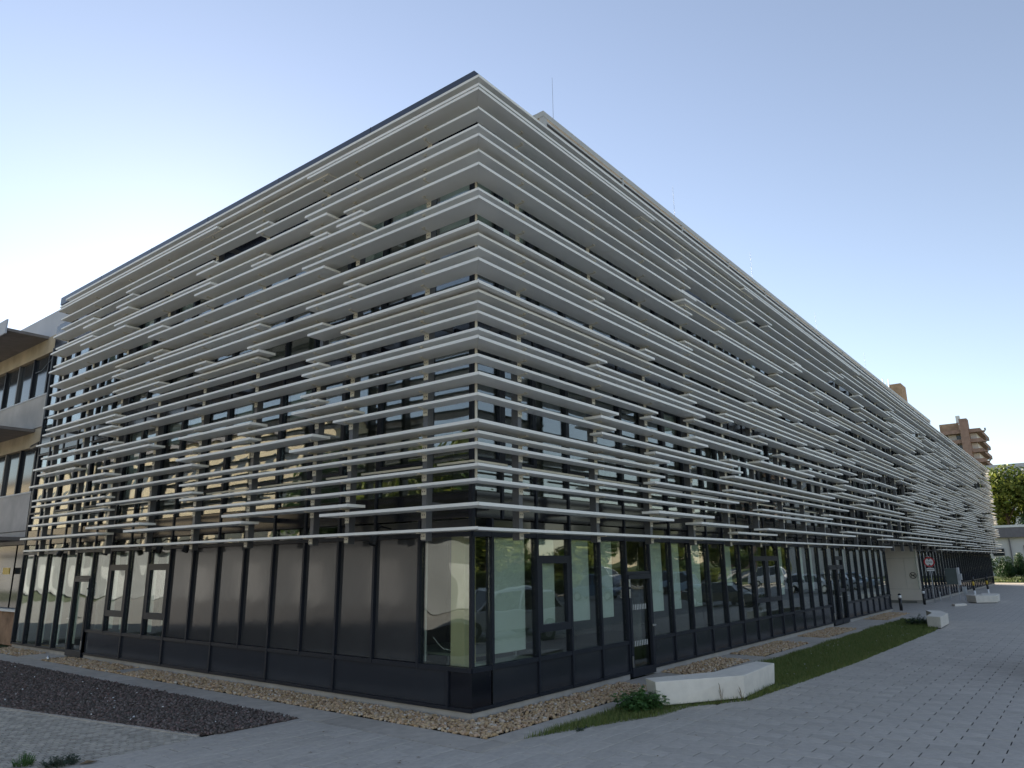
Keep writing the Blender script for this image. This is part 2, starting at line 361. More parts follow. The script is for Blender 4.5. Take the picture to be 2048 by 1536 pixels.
# gravel -------------------------------------------------------------
GRAV_R = [(0.30, 5.5), (7.3, 10.3), (11.2, 14.9), (16.7, 20.5), (25.0, 29.6)]
gx = MB().poly([(0.29, 0.12, -0.02), (30.5, 0.12, -0.02), (30.5, 1.09, -0.02), (0.29, 1.09, -0.02)]); gx.poly([(0.285, 1.08, -0.021), (1.09, 1.08, -0.021), (1.09, 20.4, -0.021), (0.285, 20.4, -0.021)])
struct(gx, 'gravel_bed', 'gravel_base')
prev = None
for (a, b) in zip(GRAV_R[:-1], GRAV_R[1:]):
    build(MB().box(a[1]+0.02, b[0]-0.02, 0.13, 1.06, -0.06, 0.004), 'door_slab', 'kerb', kerb, inv=False)
build(MB().box(0.30, 1.06, 15.7, 17.25, -0.06, 0.012), 'door_slab', 'kerb', kerb, inv=False)
build(MB().box(0.42, 1.06, 11.2, 11.75, -0.06, 0.016), 'door_slab', 'kerb', kerb, inv=False)
ico = bmesh.new(); bmesh.ops.create_icosphere(ico, subdivisions=1, radius=1.0); ico.verts.ensure_lookup_table()
IV = np.array([v.co[:] for v in ico.verts]); IF = np.array([[v.index for v in f.verts] for f in ico.faces]); ico.free()
def stones(pts, size, zlift, name, mat_, jit=0.28):
    n = len(pts); s = size*rng.uniform(0.6, 1.25, (n, 1))*rng.uniform(0.7, 1.3, (n, 3)); s[:, 2] *= 0.75
    V = IV[None]*(1+rng.uniform(-jit, jit, (n, len(IV), 1)))*s[:, None, :]
    a = rng.uniform(0, 2*np.pi, n); ca, sa = np.cos(a)[:, None], np.sin(a)[:, None]
    tl = rng.uniform(-0.6, 0.6, n)[:, None]; ct, st = np.cos(tl), np.sin(tl)
    yv, zv = V[..., 1]*ct-V[..., 2]*st, V[..., 1]*st+V[..., 2]*ct
    X = V[..., 0]*ca-yv*sa+pts[:, 0:1]; Y = V[..., 0]*sa+yv*ca+pts[:, 1:2]; Z = zv+pts[:, 2:3]+zlift
    F = (IF[None]+(np.arange(n)*len(IV))[:, None, None]).ravel()
    return np_mesh(name, np.stack([X, Y, Z], -1).reshape(-1, 3), F, mat_, 3)
def scatter(x0, x1, y0, y1, dens):
    n = int((x1-x0)*(y1-y0)*dens); return np.column_stack([rng.uniform(x0, x1, n), rng.uniform(y0, y1, n), rng.uniform(-0.012, 0.02, n)])
pl = [scatter(0.31, 1.04, 0.14, 15.68, 560), scatter(0.31, 1.04, 17.28, 20.2, 420), scatter(1.04, 5.5, 0.14, 1.04, 560)]
pl = [q for q in pl]
for a, b in GRAV_R[1:]: pl.append(scatter(a, b, 0.15, 1.03, 480))
P = np.concatenate(pl); P = P[~((P[:, 0] > 0.40) & (P[:, 0] < 1.06) & (P[:, 1] > 11.18) & (P[:, 1] < 11.77))]
# a few strays on the edging
o = link('pebbles', stones(P, 0.030, 0.004, 'pebbles', 'stone')); o['kind'] = 'stuff'; tag(o, 'tan and cream pebbles in the strip along the building foot', 'gravel')
struct(MB().poly([(q[0], q[1], 0.004) for q in BED[::-1]]), 'planting_bed', 'soil')
n_ = 26000; Q = np.column_stack([rng.uniform(-4, -0.34, n_), rng.uniform(3.45, 17.5, n_), np.zeros(n_)]); Q = Q[in_poly(Q[:, 0], Q[:, 1], BED)]
dd = np.hypot(Q[:, 0]-CAM.x, Q[:, 1]-CAM.y); Q = Q[rng.random(len(Q)) < np.clip(14/dd, 0.25, 1)]; Q[:, 2] = rng.uniform(0.0, 0.02, len(Q))
o = link('lava_grit', stones(Q, 0.021, 0.004, 'lava_grit', 'lava')); o['kind'] = 'stuff'; tag(o, 'dark brown lava grit filling the planting bed', 'gravel')
Qw = Q[rng.random(len(Q)) < 0.004]
o = link('white_pebbles', stones(Qw, 0.016, 0.016, 'white_pebbles', 'white_sign')); o['kind'] = 'stuff'; tag(o, 'scattered white pebbles lying on the dark planting bed', 'gravel')

# grass --------------------------------------------------------------
GRASS_S = [(q[0]+(-0.25 if q[0] < 1 else 0), q[1]-(0.14 if q[1] < -0.29 else 0)) for q in GRASS]
struct(MB().poly([(q[0], q[1], -0.008) for q in GRASS_S]), 'lawn_soil', 'grass_base')
BENCH1 = [(3.62, -0.78), (5.14, -1.70), (6.95, -1.62), (7.05, -1.2), (5.26, -1.10), (3.95, -0.40)]
BENCH2 = [(21.75, -2.26), (23.85, -2.2), (25.3, -1.7), (25.4, -1.25), (23.9, -1.62), (21.95, -1.82)]
def blades(n, lo, hi, name, mat_, poly, hscale=None, width=0.006):
    X = rng.uniform(min(q[0] for q in poly), max(q[0] for q in poly), n); Y = rng.uniform(min(q[1] for q in poly), max(q[1] for q in poly), n)
    k = in_poly(X, Y, poly) & ~in_poly(X, Y, BENCH1) & ~in_poly(X, Y, BENCH2)
    d = np.hypot(X-CAM.x, Y-CAM.y); k &= rng.random(n) < np.clip(16/d, 0.3, 1)
    X, Y, d = X[k], Y[k], d[k]; n = len(X); h = rng.uniform(lo, hi, n)
    patch = 0.55+0.6*(np.sin(X*1.7+1.3)*np.sin(Y*3.1+X*0.6)*0.5+0.5); h *= patch
    if hscale is not None: h *= hscale(X, Y)
    a = rng.uniform(0, 2*np.pi, n); w = width*rng.uniform(0.6, 1.4, n)*np.clip(d/12, 1, 2.2); ln = rng.uniform(0.1, 0.7, n)*h; b = rng.uniform(0, 2*np.pi, n)
    p0 = np.column_stack([X-np.cos(a)*w, Y-np.sin(a)*w, np.full(n, -0.01)]); p1 = np.column_stack([X+np.cos(a)*w, Y+np.sin(a)*w, np.full(n, -0.01)])
    p2 = np.column_stack([X+np.cos(b)*ln, Y+np.sin(b)*ln, h])
    return np_mesh(name, np.stack([p0, p1, p2], 1).reshape(-1, 3), np.arange(3*n), mat_, 3)
o = link('lawn_grass', blades(140000, 0.035, 0.12, 'lawn_grass', 'grass_blade', GRASS_S)); o['kind'] = 'stuff'; tag(o, 'short green grass on the strip between building and paving', 'grass')
nd = 170; X = rng.uniform(6, 22, nd); Y = rng.uniform(-1.9, -0.3, nd); k = in_poly(X, Y, GRASS) & ~in_poly(X, Y, BENCH1) & ~in_poly(X, Y, BENCH2) & (np.sin(X*0.8)*np.cos(Y*4) > 0.1)
o = link('daisies', stones(np.column_stack([X[k], Y[k], np.full(k.sum(), 0.06)]), 0.010, 0.0, 'daisies', 'white_sign', 0.05)); o['kind'] = 'stuff'; tag(o, 'tiny white daisies dotted in the grass strip', 'flowers')
def leafy(name, mat_, base, n, rx, ry, h, leaf=(0.03, 0.012), stems=14, droop=0.4):
    """a low weed: stems with pointed leaves; vertices local to base"""
    V, F = [], []; smb = MB()
    for s_ in range(stems):
        a = random.uniform(0, 2*math.pi); r_ = random.random()**0.6
        bx, by = rx*0.75*r_*math.cos(a), ry*0.75*r_*math.sin(a); hh = h*random.uniform(0.55, 1.0)*(1-0.45*r_)
        tx, ty = bx+rx*0.25*math.cos(a)*r_+random.uniform(-.03, .03), by+ry*0.25*math.sin(a)*r_+random.uniform(-.03, .03)
        smb.tube([(bx, by, 0), ((bx+tx)/2, (by+ty)/2, hh*0.55), (tx, ty, hh)], 0.004, 4, 0.0015)
        for q in range(n//stems):
            t = random.uniform(0.12, 1.0); p = Vector((bx+(tx-bx)*t, by+(ty-by)*t, hh*t)); az = random.uniform(0, 2*math.pi)
            l = leaf[0]*random.uniform(0.7, 1.4)*(1.15-0.4*t); w = leaf[1]*random.uniform(0.8, 1.3)
            d = Vector((math.cos(az), math.sin(az), random.uniform(-droop, 0.35))).normalized(); sd_ = Vector((-math.sin(az), math.cos(az), random.uniform(-.3, .3))).normalized()
            k = len(V); V += [p, p+d*l*0.45+sd_*w, p+d*l, p+d*l*0.45-sd_*w]; F += [k, k+1, k+2, k+3]
    root = empty(name, base)
    o = link('leaves', np_mesh('leaves', np.array([v[:] for v in V]), np.array(F), mat_, 4), root, inv=False)
    build(smb, 'stems', mat_, root, inv=False); return root
tag(leafy('nettle_bush', 'weed', (3.35, -0.62, 0), 1500, 0.62, 0.42, 0.42, (0.085, 0.03), 90), 'dense nettle clump at the near end of the angular bench', 'plant')
tag(leafy('nettle_clump', 'weed', (5.75, -0.62, 0), 260, 0.75, 0.12, 0.16, (0.06, 0.022), 26), 'low nettle row peeping out behind the near bench', 'plant')
tag(leafy('bush_weed', 'leaf_dark', (23.2, -1.3, 0), 700, 0.9, 0.5, 0.42, (0.09, 0.035), 50), 'dark low weeds beside the middle bench at the lawn end', 'plant')
tag(leafy('yellow_weed', 'weed', (-4.05, 3.95, 0), 420, 0.16, 0.16, 0.17, (0.025, 0.009), 60), 'light green feathery weed in the lower left corner', 'plant')
tag(leafy('grey_weed', 'weed_grey', (-3.78, 3.57, 0), 500, 0.24, 0.20, 0.15, (0.035, 0.014), 60), 'grey green weed beside the dead leaf at lower left', 'plant')
tag(leafy('bench_end_weed', 'leaf_dark', (6.98, -1.72, 0), 90, 0.28, 0.07, 0.07, (0.05, 0.018), 20), 'dark weed sprig at the far foot of the near bench', 'plant')
tag(leafy('paving_weed', 'weed_grey', (1.55, -0.62, 0), 60, 0.18, 0.05, 0.03, (0.04, 0.015), 16), 'flat weed tuft in a paving joint near the corner', 'plant')
for i, (bx, by, lab) in enumerate(((4.62, -1.47, 'taller dry leafless stalk before the near bench face'), (5.0, -1.68, 'shorter dry stalk by the bend of the near bench'))):
    mb = MB(); h = 0.32-0.1*i
    for q in range(7):
        a = random.uniform(0, 6.28); t = random.uniform(0.2, 0.8); mb.tube([(0.05*t*math.cos(q), 0.02*math.sin(q), h*t*0.7), (0.05*math.cos(a), 0.03*math.sin(a), h*t+0.05), (0.09*math.cos(a), 0.05*math.sin(a), h*t+0.11)], 0.003, 4, 0.0015)
    mb.tube([(0, 0, 0), (0.01, 0, h*0.5), (-0.02, 0.01, h)], 0.004, 4, 0.002)
    r_ = empty('dry_stalk', (bx, by, 0), 0, lab, 'plant', 'dry stalks before the bench'); build(mb, 'stem', 'dry', r_, inv=False)
mb = MB(); V = [(-3.66, 3.36, 0.012), (-3.55, 3.40, 0.03), (-3.44, 3.34, 0.012), (-3.55, 3.29, 0.024)]; mb.poly(V); mb.poly([(v[0], v[1], v[2]-0.003) for v in V[::-1]])
tag(build(mb, 'fallen_leaf', 'dry'), 'brown fallen leaf on the setts beside the grey weed', 'leaf')

nl = 90; LX = rng.uniform(-2.5, 9, nl); LYq = rng.uniform(-3.6, 2.6, nl); V = []
for a, b in zip(LX, LYq):
    if (a > -0.2 and b > -1.05): continue
    t = rng.uniform(0, 6.28); l = rng.uniform(0.012, 0.04); w = l*0.45
    c_, s_ = math.cos(t), math.sin(t); z = 0.008
    V += [(a-c_*l, b-s_*l, z), (a+s_*w, b-c_*w, z+0.006), (a+c_*l, b+s_*l, z), (a-s_*w, b+c_*w, z+0.004)]
o = link('leaf_litter', np_mesh('leaf_litter', np.array(V), np.arange(len(V)), 'dry', 4)); o['kind'] = 'stuff'; tag(o, 'tiny dry leaf bits scattered over the paving', 'leaves')

# ================================================================== THE OFFICE BUILDING
HM = 1.066                                    # half module
BLD = empty('office_building', (GY, GY, 0), 0, 'three storey glass office building wrapped in pale horizontal sunshade slats', 'building')
def bp(mb, name, mat_, **kw): return build(mb, name, mat_, BLD, **kw)
def fbox(side, u0, u1, d0, d1, z0, z1, mb=None):
    """box on a facade: u along it, d = distance inwards from the slat front line"""
    mb = mb or MB()
    return mb.box(u0, u1, d0, d1, z0, z1) if side == 'R' else mb.box(d0, d1, u0, u1, z0, z1)
PL, PR = 30.75, 38.4                           # gateway passage through the ground floor
# --- slats: (height, from, to) measured along each facade
FL_ = [(10.31, 0, 16.64), (10.145, 0, 17.0), (10.075, 0, 4.66), (10.06, 8.08, 17.11), (9.93, 3.96, 8.81), (9.70, 0, 16.77), (9.52, 5.95, 12.50), (9.38, 0, 6.39), (9.38, 12.07, 16.67),
 (9.20, 0, 4.66), (9.20, 8.10, 12.99), (9.21, 14.35, 17.19), (9.055, 3.95, 8.82), (9.055, 12.26, 15.04), (8.91, 0, 3.42), (8.78, 2.90, 4.44), (8.785, 5.98, 16.87), (8.67, 0, 3.62), (8.64, 3.91, 6.50),
 (8.685, 8.14, 12.98), (8.685, 14.33, 17.22), (8.535, 2.92, 8.83), (8.545, 12.30, 15.06), (8.22, 0, 16.86), (8.07, 0, 4.65), (8.09, 10.22, 17.15), (7.935, 3.94, 10.93), (7.63, 0, 16.89),
 (7.43, 0, 3.32), (7.465, 10.11, 12.60), (7.31, 2.88, 10.51), (7.345, 12.26, 16.82), (7.19, 0, 4.44), (7.215, 5.99, 12.73), (7.0, 0, 17.19), (6.775, 3.89, 6.40), (6.785, 8.01, 12.58),
 (6.625, 0, 4.34), (6.64, 5.96, 8.47), (6.655, 10.11, 16.75), (6.47, 0, 3.33), (6.495, 5.97, 10.55), (6.29, 0, 16.76), (6.125, 0, 4.34), (6.145, 12.26, 16.94), (6.0, 3.94, 12.76),
 (5.85, 0, 4.45), (5.87, 12.37, 17.30), (5.72, 0, 13.09), (5.43, 0, 4.45), (5.445, 12.18, 16.78), (5.30, 3.92, 12.67), (5.137, 0, 4.70), (5.14, 6.07, 8.91), (5.149, 10.28, 17.27), (4.955, 2.90, 6.50), (4.962, 14.29, 16.89),
 (4.823, 0, 3.44), (4.828, 6.05, 12.9), (4.652, 4.01, 8.93), (4.66, 12.43, 17.38), (4.495, 8.21, 13.12), (4.415, 0, 4.70), (4.24, 0, 17.0), (4.075, 0, 8.67), (4.075, 12.33, 16.96), (3.895, 8.11, 12.72),
 (3.757, 0, 8.60), (3.76, 12.27, 16.85), (3.538, 0, 17.02), (3.323, 2.95, 6.85), (3.328, 10.34, 13.18), (3.183, 0, 3.69), (3.175, 6.13, 11.08), (3.178, 12.47, 17.49), (2.84, 0, 17.1)]
FR_ = [(10.31, 0, 73.6), (10.145, 0, 72.8), (10.07, 0, 6.27), (10.075, 11.88, 25.18), (9.91, 5.58, 12.53), (9.91, 24.49, 37.2), (9.70, 0, 73.4), (9.485, 7.46, 14.04), (9.49, 22.01, 31.61), (9.375, 0, 7.91), (9.37, 13.65, 22.30),
 (9.37, 30.94, 40.2), (9.20, 0, 12.45), (9.18, 20.15, 25.2), (9.2, 29.86, 37.8), (9.05, 11.86, 20.95), (9.06, 24.56, 30.49), (8.91, 0, 8.04), (8.71, 7.51, 16.7), (8.67, 0, 8.33), (8.66, 16.05, 25.18), (8.67, 29.80, 42.2), (8.51, 7.64, 16.73), (8.53, 24.59, 30.48),
 (8.21, 0, 8.02), (8.36, 7.6, 10.1), (8.19, 9.61, 22.57), (8.29, 24.28, 29.89), (8.25, 29.92, 44.4), (8.075, 0, 14.62), (8.075, 18.18, 25.16), (7.895, 14.0, 18.85), (7.90, 24.57, 36.1), (7.62, 0, 73.2),
 (7.42, 0, 3.83), (7.41, 7.47, 12.01), (7.42, 13.71, 18.21), (7.42, 19.81, 29.67), (7.28, 3.43, 7.89), (7.28, 11.63, 14.1), (7.285, 17.8, 22.40), (7.195, 0, 20.59), (6.995, 0, 73.5), (6.745, 5.43, 12.0), (6.75, 13.67, 16.16), (6.765, 20.0, 24.48),
 (6.615, 0, 5.86), (6.615, 11.65, 14.08), (6.61, 15.76, 20.36), (6.63, 24.1, 29.72), (6.465, 0, 33.8), (6.28, 0, 73.3), (6.115, 0, 3.82), (6.12, 7.50, 18.26), (6.11, 22.0, 31.6), (5.98, 3.42, 7.90), (5.98, 9.60, 16.38), (5.985, 17.9, 22.48),
 (5.845, 0, 10.13), (5.85, 15.98, 26.84), (5.705, 0, 8.34), (5.70, 11.9, 20.4), (5.553, 7.66, 12.59), (5.53, 19.98, 22.52), (5.52, 24.19, 29.75), (5.42, 0, 5.86), (5.365, 13.63, 20.42), (5.37, 22.17, 24.56), (5.295, 5.52, 12.05),
 (5.137, 0, 4.18), (5.135, 7.68, 12.57), (5.135, 16.2, 21.08), (5.12, 24.8, 33.5), (4.995, 3.51, 8.375), (4.99, 11.92, 16.83), (4.985, 20.48, 25.33), (4.815, 0, 4.04), (4.81, 9.63, 20.63), (4.815, 24.9, 35.8), (4.685, 3.51, 10.16), (4.66, 20.0, 24.89),
 (4.555, 5.64, 10.48), (4.54, 18.2, 23.28), (4.408, 0, 6.28), (4.406, 9.89, 18.98), (4.39, 22.49, 30.67), (4.237, 0, 73.0), (4.065, 0, 6.01), (4.055, 9.66, 20.66), (4.03, 24.29, 30.16), (3.923, 5.53, 12.28), (3.755, 0, 10.04), (3.67, 11.67, 18.40), (3.80, 18.0, 26.70),
 (3.536, 0, 73.8), (3.325, 5.64, 8.43), (3.296, 20.1, 27.54), (3.18, 0, 6.30), (3.172, 7.68, 10.53), (3.16, 11.98, 21.19), (3.15, 26.31, 44.0), (3.017, 9.81, 12.66), (2.83, 0, 27.09), (2.83, 39.9, 74.2)]
POST_R = [1.52]+[3.90+2.13*k for k in range(33)]; POST_L = [1.52, 3.42]+[4.43+2.115*k for k in range(7)]
# far end of the long facade: slats of random run on the same grid of heights
rr = random.Random(11); posts_far = [p_ for p_ in POST_R if 24 < p_ < 74]
for z in (9.93, 9.40, 9.20, 9.06, 8.80, 8.67, 8.52, 8.23, 8.08, 7.90, 7.43, 7.28, 7.19, 6.77, 6.62, 6.47, 6.12, 5.99, 5.85, 5.70, 5.54, 5.40, 5.27, 5.13, 4.99, 4.82, 4.67, 4.54, 4.40, 4.06, 3.92, 3.76, 3.67, 3.32, 3.17, 3.02):
    same = [f_ for f_ in FR_ if abs(f_[0]-z) < 0.06]
    s0 = max([f_[2] for f_ in same]+[29.0])
    k = next((i for i, p_ in enumerate(posts_far) if p_ > s0+0.5+rr.choice((0, 2.2, 4.4))), len(posts_far))
    while k < len(posts_far)-1:
        run = rr.choice((2, 3, 3, 4, 5, 6, 7)); k2 = min(k+run, len(posts_far)-1)
        ov = rr.choice((0.3, 0.45, 0.7))
        FR_.append((z+rr.uniform(-0.01, 0.01), posts_far[k]-ov, min(posts_far[k2]+ov, 73.9))); k = k2+rr.choice((0, 1, 2, 2, 3))
        if k >= len(posts_far)-1: break
DEEP = (10.31, 10.145, 10.072, 9.205, 9.055, 8.675, 8.53, 8.08, 7.93, 7.62, 7.0, 6.62, 5.71, 5.14, 4.99, 4.655, 4.495, 4.41, 3.185, 3.165, 3.325)
DB = 0.40
def front(z): return 0.0 if any(abs(z-q) < 0.022 for q in DEEP) else 0.125
def true_pos(side, z, u):
    """heights and runs were read off the outer slat line; set-back slats scale with their distance"""
    f_ = front(z); k = 1+f_/(8.052 if side == 'L' else 6.943); c_ = CAM.y if side == 'L' else CAM.x
    return 2.35+(z-2.35)*k, (c_+(u-c_)*k if u > 0 else 0), f_
def slat_mb(side, z, u0, u1):
    mb = MB(); g = 0.004
    zt, a0, f_ = true_pos(side, z, u0); _, a1, _ = true_pos(side, z, u1); TH = 0.049 if f_ == 0 else 0.043
    cuts = [c for c in ([4.75+4.23*k for k in range(20)] if side == 'L' else [4.30+4.26*k for k in range(20)]) if a0+0.8 < c < a1-0.8]
    e = [a0]+cuts+[a1]
    for i in range(len(e)-1):
        a = e[i]+(g if i else 0); b = e[i+1]-(g if i < len(e)-2 else 0)
        if i == 0 and u0 == 0: q = [(f_+0.0015, f_), (b, f_), (b, DB), (DB+0.0015, DB)]
        else: q = [(a, f_), (b, f_), (b, DB), (a, DB)]
        if side == 'L': q = [(y_, x_) for x_, y_ in q]
        mb.prism(q, zt, zt+TH)
    return mb
slats = [('L',)+f_ for f_ in FL_]+[('R',)+f_ for f_ in FR_]
def vis_size(s_):
    side, z, u0, u1 = s_; ua = max(u0, 0.0); a = proj((ua, 0, z) if side == 'R' else (0, ua, z)); b = proj((u1, 0, z) if side == 'R' else (0, u1, z))
    return math.hypot(a[0]-b[0], a[1]-b[1])*0.5*(1/a[2]+1/b[2])
slats.sort(key=vis_size, reverse=True)
rest = MB()
for i, (side, z, u0, u1) in enumerate(slats):
    mb = slat_mb(side, z, u0, u1)
    if i < 295: bp(mb, 'slat', 'slat')
    else:
        k = len(rest.v); rest.v += mb.v; rest.f += [tuple(k+j for j in f_) for f_ in mb.f]
if rest.v: o = bp(rest, 'distant_slats', 'slat'); o['kind'] = 'stuff'
# --- posts and brackets
for u in POST_L: bp(fbox('L', u-0.05, u+0.05, 0.405, 0.54, 2.72, 10.3), 'post', 'post')
for u in POST_R:
    if u < 73: bp(fbox('R', u-0.05, u+0.05, 0.405, 0.54, 2.72, 10.3), 'post', 'post')
for z0, z1 in ((3.24, 3.34), (6.36, 6.46), (9.86, 9.96)):       # steel ties from posts back to the slabs
    for side, PP in (('L', POST_L), ('R', POST_R)):
        for u in PP:
            if u < 73: bp(fbox(side, u-0.035, u+0.035, 0.541, GY-0.05, z0, z1), 'post_tie', 'post')
mbk = MB(); mbk.box(-0.05, 0.05, -0.012, 0.0, -0.105, -0.001)                      # plate hanging at the post, local: u, depth, z
mbk.box(-0.05, -0.037, -0.20, -0.013, -0.020, -0.001); mbk.box(-0.11, -0.051, -0.215, -0.19, -0.016, -0.001)   # thin arm under the slat with its hook
BRK = mbk.mesh('bracket', 'bracket')
mh = MB()
for sx in (-0.022, 0.022): mh.box(sx-0.009, sx+0.009, -0.0135, -0.0122, -0.062, -0.044)
brs = []
for side, PP, FF in (('L', POST_L, FL_), ('R', POST_R, FR_)):
    for u in PP:
        for (z, a, b) in FF:
            z, a, _f = true_pos(side, z, a); b = b+_f*1.5
            if a-0.02 <= u <= b+0.02: brs.append((proj((u, 0.38, z) if side == 'R' else (0.38, u, z))[2], side, u, z))
brs.sort(); rest = MB(); holes = MB()
for i, (d, side, u, z) in enumerate(brs):
    Mx = Matrix.Translation((u, 0.402, z)) if side == 'R' else (Matrix.Translation((0.402, u, z)) @ Matrix(((0, 1, 0, 0), (1, 0, 0, 0), (0, 0, 1, 0), (0, 0, 0, 1))))
    if i < 290:
        if side == 'R': link('bracket', BRK, BLD, (u, 0.402, z))
        else:                                  # mirrored copy of the mesh for the other facade
            if 'BRKL' not in globals():
                BRKL = BRK.copy(); BRKL.transform(Matrix(((0, 1, 0, 0), (1, 0, 0, 0), (0, 0, 1, 0), (0, 0, 0, 1)))); BRKL.flip_normals()
            link('bracket', BRKL, BLD, (0.402, u, z))
        k = len(holes.v); holes.v += [tuple(Mx @ Vector(v)) for v in mh.v]; holes.f += [tuple(k+j for j in f_) for f_ in mh.f]
    else:
        k = len(rest.v); rest.v += [tuple(Mx @ v.co) for v in BRK.vertices]; rest.f += [tuple(k+j for j in p_.vertices) for p_ in BRK.polygons]
o = bp(rest, 'distant_brackets', 'bracket'); o['kind'] = 'stuff'
o = bp(holes, 'bracket_hole_marks', 'black'); o['kind'] = 'stuff'  # black patches on the plates, the dark of their holes painted on
bp(MB().tube([(0.425, 0.425, 3.58), (0.425, 0.425, 9.45)], 0.022, 10), 'corner_tube', 'bracket', smooth=True)

# --- glazing grid
UL = [2.27, 3.42]+[4.45+1.057*k for k in range(15)]; UL = [u for u in UL if u < YEND-0.3]+[YEND]
UR = [1.57, 2.84]+[3.90+HM*k for k in range(66)]; UR = [u for u in UR if u < XEND-0.3]+[XEND]
UPL = [GY+0.03]+[2.10, 3.42]+[u for u in UL if u > 4]; UPR = [GY+0.03]+[1.85, 2.84]+[u for u in UR if u > 3.5]
Z1, Z2, Z3, Z4, Z5, Z6 = 3.10, 3.55, 6.05, 6.72, 9.72, 10.50
def ground_ok(side, u): return side == 'L' or not (PL-0.02 < u < PR+0.02)
DOORS_R = [(6.03, 7.10), (21.0, 23.1)]; DOORS_L = [(15.02, 17.13)]
def pane(name, side, u0, u1, z0, z1, mat_, d=GY+0.035, th=0.012, tilt=0.0):
    uc, zc = (u0+u1)/2, (z0+z1)/2; hu, hz = (u1-u0)/2, (z1-z0)/2
    mb = MB()
    if side == 'R': mb.box(-hu, hu, 0, th, -hz, hz); loc = (uc, d, zc); rot = (random.gauss(0, tilt), 0, random.gauss(0, tilt))
    else: mb.box(0, th, -hu, hu, -hz, hz); loc = (d, uc, zc); rot = (0, random.gauss(0, tilt), random.gauss(0, tilt))
    return bp(mb, name, mat_, loc=loc, rot=rot)
TL = 0.0016
def mullion(side, u, z0, z1, w=0.028, d0=GY-0.03, d1=GY+0.11, name='mullion'): return bp(fbox(side, u-w, u+w, d0, d1, z0, z1), name, 'frame')
# ground floor, right facade
for i in range(len(UR)-1):
    a, b = UR[i], UR[i+1]; c = (a+b)/2
    if PL-0.5 < c < PR: continue
    door = any(q[0]-0.05 < c < q[1]+0.05 for q in DOORS_R)
    if b > PL and a < PL: b = PL
    if a+0.03 > b-0.03: continue
    if door:
        o = pane('door_glass', 'R', a+0.09, b-0.09, 0.22, 2.02, 'glass', tilt=TL); pane('pane', 'R', a+0.03, b-0.03, 2.16, 2.80, 'glass', tilt=TL)
    else:
        if i in (1, 11, 12, 19): pane('pane', 'R', a+0.03, b-0.03, 0.77, 1.16, 'glass', tilt=TL); pane('window_pane', 'R', a+0.13, b-0.13, 1.29, 2.35, 'glass', d=GY+0.02, tilt=TL); pane('pane', 'R', a+0.03, b-0.03, 2.49, 2.80, 'glass', tilt=TL)
        else: pane('pane', 'R', a+0.03, b-0.03, 0.77, 2.80, 'glass', tilt=TL)
    pane('pane', 'R', a+0.03, b-0.03, 2.88, Z1-0.02, 'dark_panel', tilt=TL)
    if i in (1, 11, 12, 19):
        mb = MB(); fbox('R', a+0.028, b-0.028, GY-0.025, GY+0.06, 1.16, 1.29, mb); fbox('R', a+0.028, b-0.028, GY-0.025, GY+0.06, 2.35, 2.49, mb); fbox('R', a+0.028, a+0.13, GY-0.025, GY+0.06, 1.29, 2.35, mb); fbox('R', b-0.13, b-0.028, GY-0.025, GY+0.06, 1.29, 2.35, mb)
        bp(mb, 'window_frame', 'frame')
for u in UR:
    if ground_ok('R', u): mullion('R', u, 0.12 if u > 2 else 0.70, Z1)
SPR = [1.57, 3.90, 6.03]+[7.10]+[8.16+2.132*k for k in range(6)]+[21.0]
SPR = [(1.57, 3.90), (3.90, 6.03), (7.10, 8.16)]+[(8.16+2.132*k, 8.16+2.132*(k+1)) for k in range(6)]+[(20.95, 21.0)]
for (a, b) in [(1.57, 3.90), (3.90, 6.03), (7.10, 8.16)]+[(8.165+2.132*k, 8.165+2.132*(k+1)) for k in range(6)]+[(23.1, 25.22), (25.22, 27.35), (27.35, 29.48), (29.48, PL)]+[(PR+0.05+2.132*k, PR+0.05+2.132*(k+1)) for k in range(16)]:
    if b < XEND+0.2: pane('spandrel_panel', 'R', a+0.03, b-0.03, 0.17, 0.69, 'spandrel', d=GY+0.012, tilt=TL*0.5)
for (a, b) in [(GY+0.001, 6.03), (7.10, 21.0), (23.1, PL), (PR, XEND)]:
    bp(fbox('R', a, b, GY-0.02, GY+0.13, 0.115, 0.168), 'bottom_rail', 'frame'); bp(fbox('R', a+0.003, b-0.003, GY-0.022, GY+0.12, 0.692, 0.762), 'sill_rail', 'frame')
    bp(fbox('R', a, b, GY+0.012, GY+0.3, -0.05, 0.112), 'plinth', 'plinth')
for (a, b) in [(GY+0.001, PL), (PR, XEND)]: bp(fbox('R', a, b, GY-0.024, GY+0.12, 2.80, 2.875), 'head_rail', 'frame')
